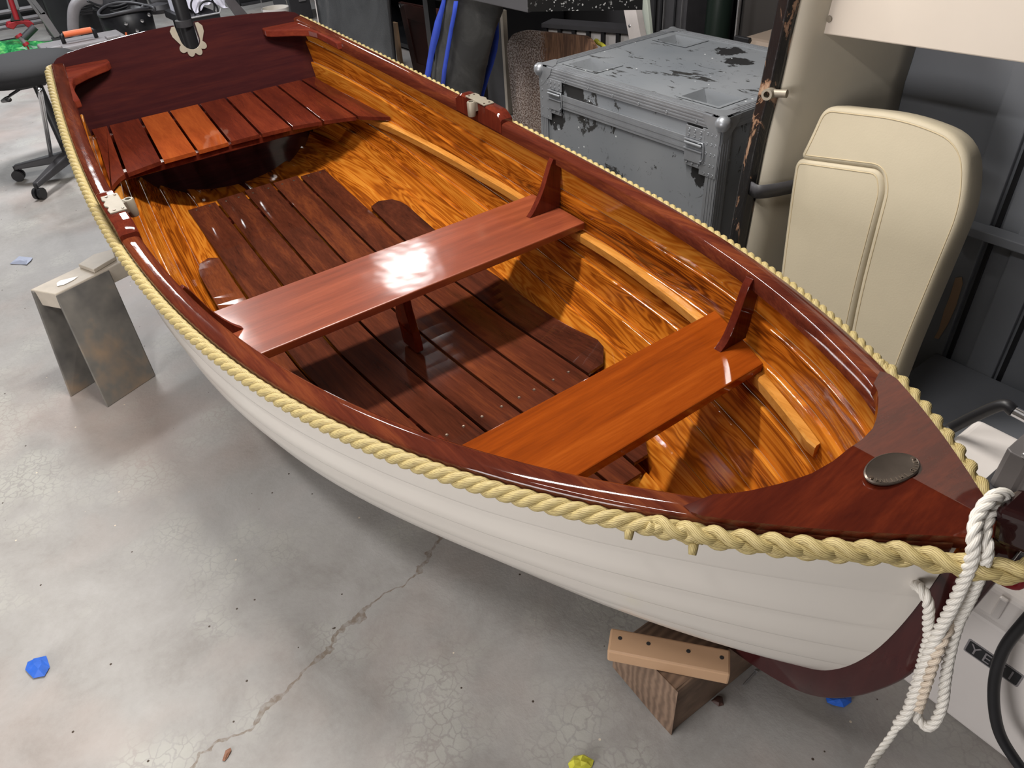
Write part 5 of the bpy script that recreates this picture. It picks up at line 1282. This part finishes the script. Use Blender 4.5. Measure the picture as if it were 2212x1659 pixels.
for (x0, x1, z0, z1) in ((.0, .07, 0, top_z), (w_d - .07, w_d, 0, top_z), (.07, w_d - .07, top_z - .09, top_z - .0), (.07, w_d - .07, .0, .09)):
    MB().prism([np.array((L(z0) + x0, yd - .006, z0)), np.array((L(z0) + x1, yd - .006, z0)), np.array((L(z1) + x1, yd - .006, z1)), np.array((L(z1) + x0, yd - .006, z1))], (0, .006, 0)).build('frame_rail', M_DOOR, dr, bevel=.0015)
c = od(870, 11, yd - .012); m = MB(); m.lathe(c, [(.006, -.004), (.006, .012), (.014, .016), (.014, .022), (0, .026)], 16, axis=(0, -1, 0)); m.build('knob', M_CHROME, dr, auto=40)
wd_ = thing('offcut', 'narrow pale timber offcut standing left of the cherry cabinet door', 'timber', (-1.9, 1.95, 0))
a = od(866, 128, 1.97); sbox(a[0] - .03, a[0] + .02, 1.955, 1.975, 0, a[2] + .25).build('stick', PLY, wd_)
# shelving behind with folded items
shf = thing('shelf_unit', 'dark shelf unit with stacked grey bundles behind the mesh screen', 'shelf', (-2.2, 2.4, 0))
for z in (.02, .42, .85): sbox(-3.2, -1.2, 2.2, 2.75, z, z + .03).build('shelf_board', M_BLACKP, shf)
sbox(-3.2, -1.2, 2.74, 2.77, 0, .88).build('back_panel', M_BLACKP, shf)
for x in (-3.2, -1.22): sbox(x, x + .03, 2.2, 2.75, 0, .88).build('upright', M_BLACKP, shf)
bpz = .052
for k_, (px_, hh_) in enumerate(((855, .16), (855, .12))):
    a = aty(px_, 60, 2.35); o = sbox(-2.05 + .1 * k_, -1.45 + .1 * k_, 2.25, 2.65, bpz, bpz + hh_).build('folded_tarp', M_GREYP, bevel=.02); bpz += hh_ + .003
    tag(o, ['grey folded tarp lying on the low dark shelf', 'grey folded tarp stacked on top of the other tarp'][k_], 'tarp')

# hanging black overalls with blue stripes
M_OVER = NT('black neoprene'); c_ = M_OVER.noise(M_OVER.coord(), 5, 5, .65, .6); M_OVER.col(M_OVER.ramp(c_, [(.42, srgb(46, 46, 46)), (.58, srgb(66, 66, 65)), (.72, srgb(112, 110, 108))])); M_OVER.set(Roughness=.6)
ov = thing('overalls', 'black waterproof overalls with royal blue stripes hanging beyond the boat', 'overalls', (-.55, 1.32, .1))
yo = 1.32; ZB = aty(1148, 26, 1.28)[2]
rows = [(None, 962, 1052), (20, 952, 1052), (60, 947, 1044), (100, 940, 1034), (140, 934, 1022), (180, 928, 1012), (215, 922, 1008), (250, 918, 1010), (300, 912, 1000)]
Vv = []; n = 26
for (ypx, xl, xr_) in rows:
    top_ = ypx is None; ypx = 6 if top_ else ypx
    pl__, pr__ = aty(xl, ypx, yo), aty(xr_, ypx - 4, yo)
    if top_: pl__[2] = pr__[2] = ZB - .004
    cx_ = (pl__ + pr__) / 2; rx = np.linalg.norm(pr__ - pl__) / 2
    for t in np.linspace(0, 2 * PI, n, endpoint=False):
        f = 1 + .06 * math.sin(3 * t + ypx * .03) + .04 * math.sin(5 * t - ypx * .05)
        Vv.append(np.array((cx_[0] + rx * f * math.cos(t), yo + .05 + .085 * f * math.sin(t), cx_[2])))
Fv = [(k * n + i, k * n + (i + 1) % n, (k + 1) * n + (i + 1) % n, (k + 1) * n + i) for k in range(len(rows) - 1) for i in range(n)] + [tuple(range(n)), tuple(range((len(rows) - 1) * n, len(rows) * n))]
mesh('leg_fabric', Vv, Fv, M_OVER.m, ov, smooth=True)
def ribbon(name, pix, yv, w0, mat, parent, th=.004):
    """cloth strip: centre line in pixels with half widths (px)"""
    Vv = []
    for (x, y, hw) in pix: Vv += [aty(x - hw, y, yv), aty(x + hw, y, yv)]
    o = mesh(name, Vv, [(2 * i, 2 * i + 1, 2 * i + 3, 2 * i + 2) for i in range(len(pix) - 1)], mat, parent, smooth=True); s_ = o.modifiers.new('thick', 'SOLIDIFY'); s_.thickness = th; return o
ribbon('blue_stripe', [(986, 2, 4), (982, 30, 4), (976, 60, 4), (971, 90, 4), (966, 120, 4), (961, 150, 4), (957, 190, 4)], yo - .048, 0, M_BLUE, ov)
ribbon('blue_side_panel', [(962, -10, 3), (956, 18, 5), (948, 45, 7), (942, 75, 8), (936, 100, 7), (931, 125, 6), (926, 155, 6), (922, 180, 6)], yo - .030, 0, M_BLUE, ov)
sbv = ribbon('shoulder_strap', [(1072, 19, 3), (1073, 40, 4), (1072, 80, 6), (1067, 110, 7), (1060, 140, 6), (1050, 170, 6), (1040, 200, 7), (1034, 225, 7)], 1.48, 0, M_BLUE, None)
tag(sbv, 'royal blue strap hanging down beside the white-edged board', 'strap')
# hanger bar that carries overalls and strap
hb = thing('clothes_rail', 'dark bench slab with a glittering black edge above the overalls', 'bench', (-.1, 1.6, 0))
a = aty(1012, 18, 1.28); b = aty(1148, 26, 1.28); c = aty(1262, 0, 1.60)
x0, x1 = a[0] - .9, b[0]; z_b = b[2]
sbox(x0, x1, 1.26, 1.60, z_b, z_b + .10).build('slab', mat_plain('dark bench', srgb(74, 73, 76), .6, var=.08), hb, bevel=.004)
mgl = NT('black glitter stone'); vq = mgl.add('ShaderNodeTexVoronoi'); vq.inputs['Scale'].default_value = 170; mgl.link(mgl.coord(), vq.inputs['Vector']); sq = mgl.add('ShaderNodeSeparateColor'); mgl.link(vq.outputs['Color'], sq.inputs[0])
mgl.col(mgl.ramp(sq.outputs[0], [(.93, srgb(14, 14, 14)), (.98, srgb(150, 150, 150))])); mgl.set(Roughness=.3)
MB().hexa([(x1, 1.262, z_b + .004), (x1 + .30, 1.62, z_b - .01), (x1 + .26, 1.66, z_b - .01), (x1 - .02, 1.30, z_b + .004), (x1, 1.262, z_b + .10), (x1 + .30, 1.62, z_b + .1), (x1 + .26, 1.66, z_b + .1), (x1 - .02, 1.30, z_b + .10)]).build('stone_edge', mgl.m, hb)
for x in (x0 + .04, x0 + .5): sbox(x, x + .05, 1.54, 1.59, 0, z_b).build('leg', M_BLACKP, hb)
# white edged board, plywood, crate, studs
def stand_board(name, label, cat, pl0, y, wdt, mat, depth=.02, top=None, group=None):
    (ax_, ay_), (bx_, by_) = pl0; A = aty(ax_, ay_, y); B = aty(bx_, by_, y); k = (B[0] - A[0]) / (A[2] - B[2]); zt = A[2] if top is None else top
    L = lambda z: A[0] + k * (A[2] - z)
    o = MB().prism([np.array((L(0), y, 0)), np.array((L(0) + wdt, y, 0)), np.array((L(zt) + wdt, y, zt)), np.array((L(zt), y, zt))], (0, depth, 0)).build(name, mat, bevel=.002)
    tag(o, label, cat, group); return o
wb = thing('backing_board', 'dark board with a scuffed white front edge standing left of the plywood', 'board', (-.55, 1.84, 0))
a = aty(1079, 22, 1.84); b = aty(1092, 230, 1.84); kx = (b[0] - a[0]) / (a[2] - b[2])
MB().prism([np.array((a[0] + kx * a[2], 1.84, 0)), np.array((a[0] + kx * a[2] + .026, 1.84, 0)), np.array((a[0] + .026, 1.84, a[2])), np.array((a[0], 1.84, a[2]))], (0, .03, 0)).build('white_edge', M_SAWTOP, wb, bevel=.002)
MB().prism([np.array((a[0] + kx * a[2] - .42, 1.858, 0)), np.array((a[0] + kx * a[2], 1.858, 0)), np.array((a[0], 1.858, a[2] - .01)), np.array((a[0] - .42, 1.858, a[2] - .01))], (0, .012, 0)).build('panel', M_DKGREY, wb)
m = MB(); m.box((a[0] - .10, 1.85, a[2] - .004), (.2, .02, .007)); m.build('top_edge', M_SAWTOP, wb)
yp = 1.70
mp_ = NT('rotary cut plywood'); v_ = mp_.coord((14, 14, 1.8)); nq = mp_.noise(v_, 1.0, 5, .6, .5); rs = mp_.math('MULTIPLY_ADD', mp_.math('SINE', mp_.math('MULTIPLY', nq, 60.0)), .5, .5)
kq = mp_.math('ADD', mp_.math('MULTIPLY', rs, .3), mp_.math('MULTIPLY', nq, .7)); cq = mp_.ramp(kq, [(.3, srgb(112, 82, 66)), (.55, srgb(150, 112, 86)), (.75, srgb(176, 134, 104))])
sxx = mp_.add('ShaderNodeSeparateXYZ'); mp_.link(mp_.coord(), sxx.inputs[0]); xg = aty(1180, 120, yp)[0]
wt = mp_.math('ADD', mp_.math('MULTIPLY', mp_.math('SUBTRACT', xg, sxx.outputs[0]), 4.0), mp_.math('MULTIPLY', mp_.noise(mp_.coord(), 60, 5, .8), 1.0))
cq = mp_.mix(mp_.ramp(wt, [(.55, 0.0), (.70, .75)]), cq, mp_.mix(mp_.ramp(mp_.noise(mp_.coord(), 120, 4), [(.48, 0.0), (.54, 1.0)]), srgb(112, 92, 84), srgb(225, 216, 210)))
mp_.col(cq); mp_.set(Roughness=.5)
pw = [(1094, 280), (1094, 96), (1106, 74), (1132, 65), (1270, 79), (1290, 110), (1300, 290)]
Pw = [aty(x, y, yp) for x, y in pw]; Pw[0] = np.array((Pw[1][0] + .03, yp, 0)); Pw[-1] = np.array((Pw[-2][0] + .06, yp, 0))
q2 = rounded_poly([(p[0], p[2]) for p in Pw], [0, .05, .05, .06, .05, .08, 0], 6)
o = MB().prism([np.array((a, yp, b)) for a, b in q2], (0, .018, 0)).build('plywood_board', mp_.m); tag(o, 'paint-speckled plywood board with rounded top corners standing behind the flight case', 'board')
M_CRL = mat_plain('light grey panel', srgb(188, 184, 184), .5)
cr_ = thing('slatted_crate', 'grey crate with square panels under its rim behind the plywood', 'crate', (.1, 2.3, 0))
a = aty(1176, 51, 2.12); zc = a[2]; b = atz(1352, 64, zc); dx_ = (b - a) / np.linalg.norm(b - a); ny_ = np.array((-dx_[1], dx_[0], 0)); Lc = np.linalg.norm(b - a) + .04
def cbox(s0, s1, d0, d1, z0, z1):
    q = lambda s, d, z: a * [1, 1, 0] + dx_ * s + ny_ * d + np.array((0, 0, z))
    return MB().hexa([q(s0, d0, z0), q(s1, d0, z0), q(s1, d1, z0), q(s0, d1, z0), q(s0, d0, z1), q(s1, d0, z1), q(s1, d1, z1), q(s0, d1, z1)])
cbox(0, Lc, .032, .12, 0, zc - .03).build('tub', M_BLACKP, cr_)
cbox(-.02, Lc, 0, .13, zc - .022, zc).build('rim', M_DKGREY, cr_)
nw = 6; W_ = Lc / nw
for i in range(nw): cbox(i * W_ + .012, (i + 1) * W_ - .012, .020, .031, zc - .20, zc - .026).build('panel', M_CRL if i != 1 else M_GREYP, cr_, bevel=.004)
for i in range(nw + 1): cbox(i * W_ - .010, i * W_ + .010, .004, .031, 0 if i in (0, nw) else zc - .20, zc - .024).build('divider', M_BLACKP, cr_)
M_STUD = mat_plain('whitewashed timber', srgb(205, 198, 196), .6, var=.12, vs=10)
s1 = stand_board('timber_stud', 'whitewashed timber stud leaning behind the flight case', 'timber', ((1343, 0), (1360, 92)), 1.95, .085, M_STUD, .04, top=1.0)
s2 = stand_board('timber_stud', 'pale green-white board upright just right of the whitewashed stud', 'timber', ((1374, 0), (1383, 86)), 2.05, .075, mat_plain('pale greenish board', srgb(206, 214, 204), .5, var=.08, vs=8), .02, top=1.0)
ks = aty(1360, 56, 1.95); m = MB(); m.lathe(ks + (0, -.001, 0), [(.008, 0), (.006, .002), (0, .002)], 10, axis=(0, -1, 0)); m.build('nail_head', M_STEEL, s1)
lk = thing('metal_cabinet', 'dark ribbed metal cabinet behind the back corner of the flight case', 'cabinet', (.4, 2.5, 0))
a = aty(1400, 20, 2.25); b = aty(1478, 20, 2.25); sbox(a[0], b[0], 2.27, 2.7, 0, 1.15).build('body', M_DKGREY, lk)
for px_, wx, mt in ((1412, .012, M_BLACKP), (1425, .012, M_BLACKP), (1432, .004, M_STEEL), (1455, .010, M_BLACKP), (1471, .004, M_STEEL)):
    p = aty(px_, 20, 2.26); sbox(p[0], p[0] + wx, 2.262, 2.28, 0, 1.15).build('seam', mt, lk)
gd = thing('gas_cylinder', 'dark green cylinder standing in the dim corner behind the flight case', 'cylinder', (.8, 2.4, 0))
a = aty(1512, 40, 2.3); b = aty(1556, 40, 2.3); rr_ = (b[0] - a[0]) / 2
m = MB(); m.lathe(((a[0] + b[0]) / 2, 2.3 + rr_, 0), [(rr_, 0), (rr_, .9), (rr_ * .8, 1.0), (rr_ * .3, 1.08), (0, 1.1)], 24); m.build('shell', mat_plain('dark green', srgb(24, 36, 30), .4), gd, auto=40)
ss = thing('slatted_shelf', 'dim slatted shelf behind the green cylinder', 'shelf', (.8, 2.7, 0))
for k in range(4): sbox(.35, 1.35, 2.62, 2.66, .22 + k * .17, .30 + k * .17).build('slat', M_DKGREY, ss)
for x in (.38, 1.28): sbox(x, x + .04, 2.66, 2.70, 0, .9).build('post', M_BLACKP, ss)
cp = MB(); a = aty(1597, 0, 2.1); b = aty(1592, 78, 2.1); cp.cyl((b[0] + .01, 2.1, 0), (a[0], 2.1, a[2] + .1), .009, 12); o = cp.build('chrome_pole', M_CHROME, auto=40); tag(o, 'thin chrome pole standing upright behind the flight case', 'pole')
dp = thing('dark_panel', 'dark brown panel right of the thin chrome pole', 'panel', (1.3, 2.2, 0))
a = aty(1602, 30, 2.14); sbox(a[0], a[0] + .5, 2.14, 2.18, 0, 1.05).build('panel', mat_plain('dark brown', srgb(44, 40, 38), .6), dp)
tc = thing('tan_case', 'tan plastic case with a dark square catch behind the flight case', 'case', (1.4, 1.85, 0))
a = aty(1590, 92, 1.72); sbox(a[0], a[0] + .42, 1.72, 2.02, 0, a[2] + .02).build('shell', mat_plain('tan plastic', srgb(132, 118, 106), .6), tc, bevel=.03, seg=3)
c = aty(1601, 92, 1.715); sbox(c[0] - .035, c[0] + .035, 1.712, 1.73, c[2] - .03, c[2] + .02).build('catch', M_BLACKP, tc, bevel=.003)
m = MB(); yy_ = 1.82; P = [aty(1284, 96, yy_), aty(1294, 94, yy_), aty(1303, 99, yy_), aty(1310, 108, yy_), aty(1314, 125, yy_)]; P += [np.array((P[-1][0] + .02, yy_, .2)), np.array((P[-1][0] + .03, yy_, .01))]
P = [np.array((P[0][0] - .04, yy_ + .0, .01)), np.array((P[0][0] - .03, yy_, .3))] + P
m.tube(spline(P, 6), .010, 8); o = m.build('yellow_hose', M_YEL, smooth=True); tag(o, 'thin yellow hose looping up between the plywood board and the flight case', 'hose')
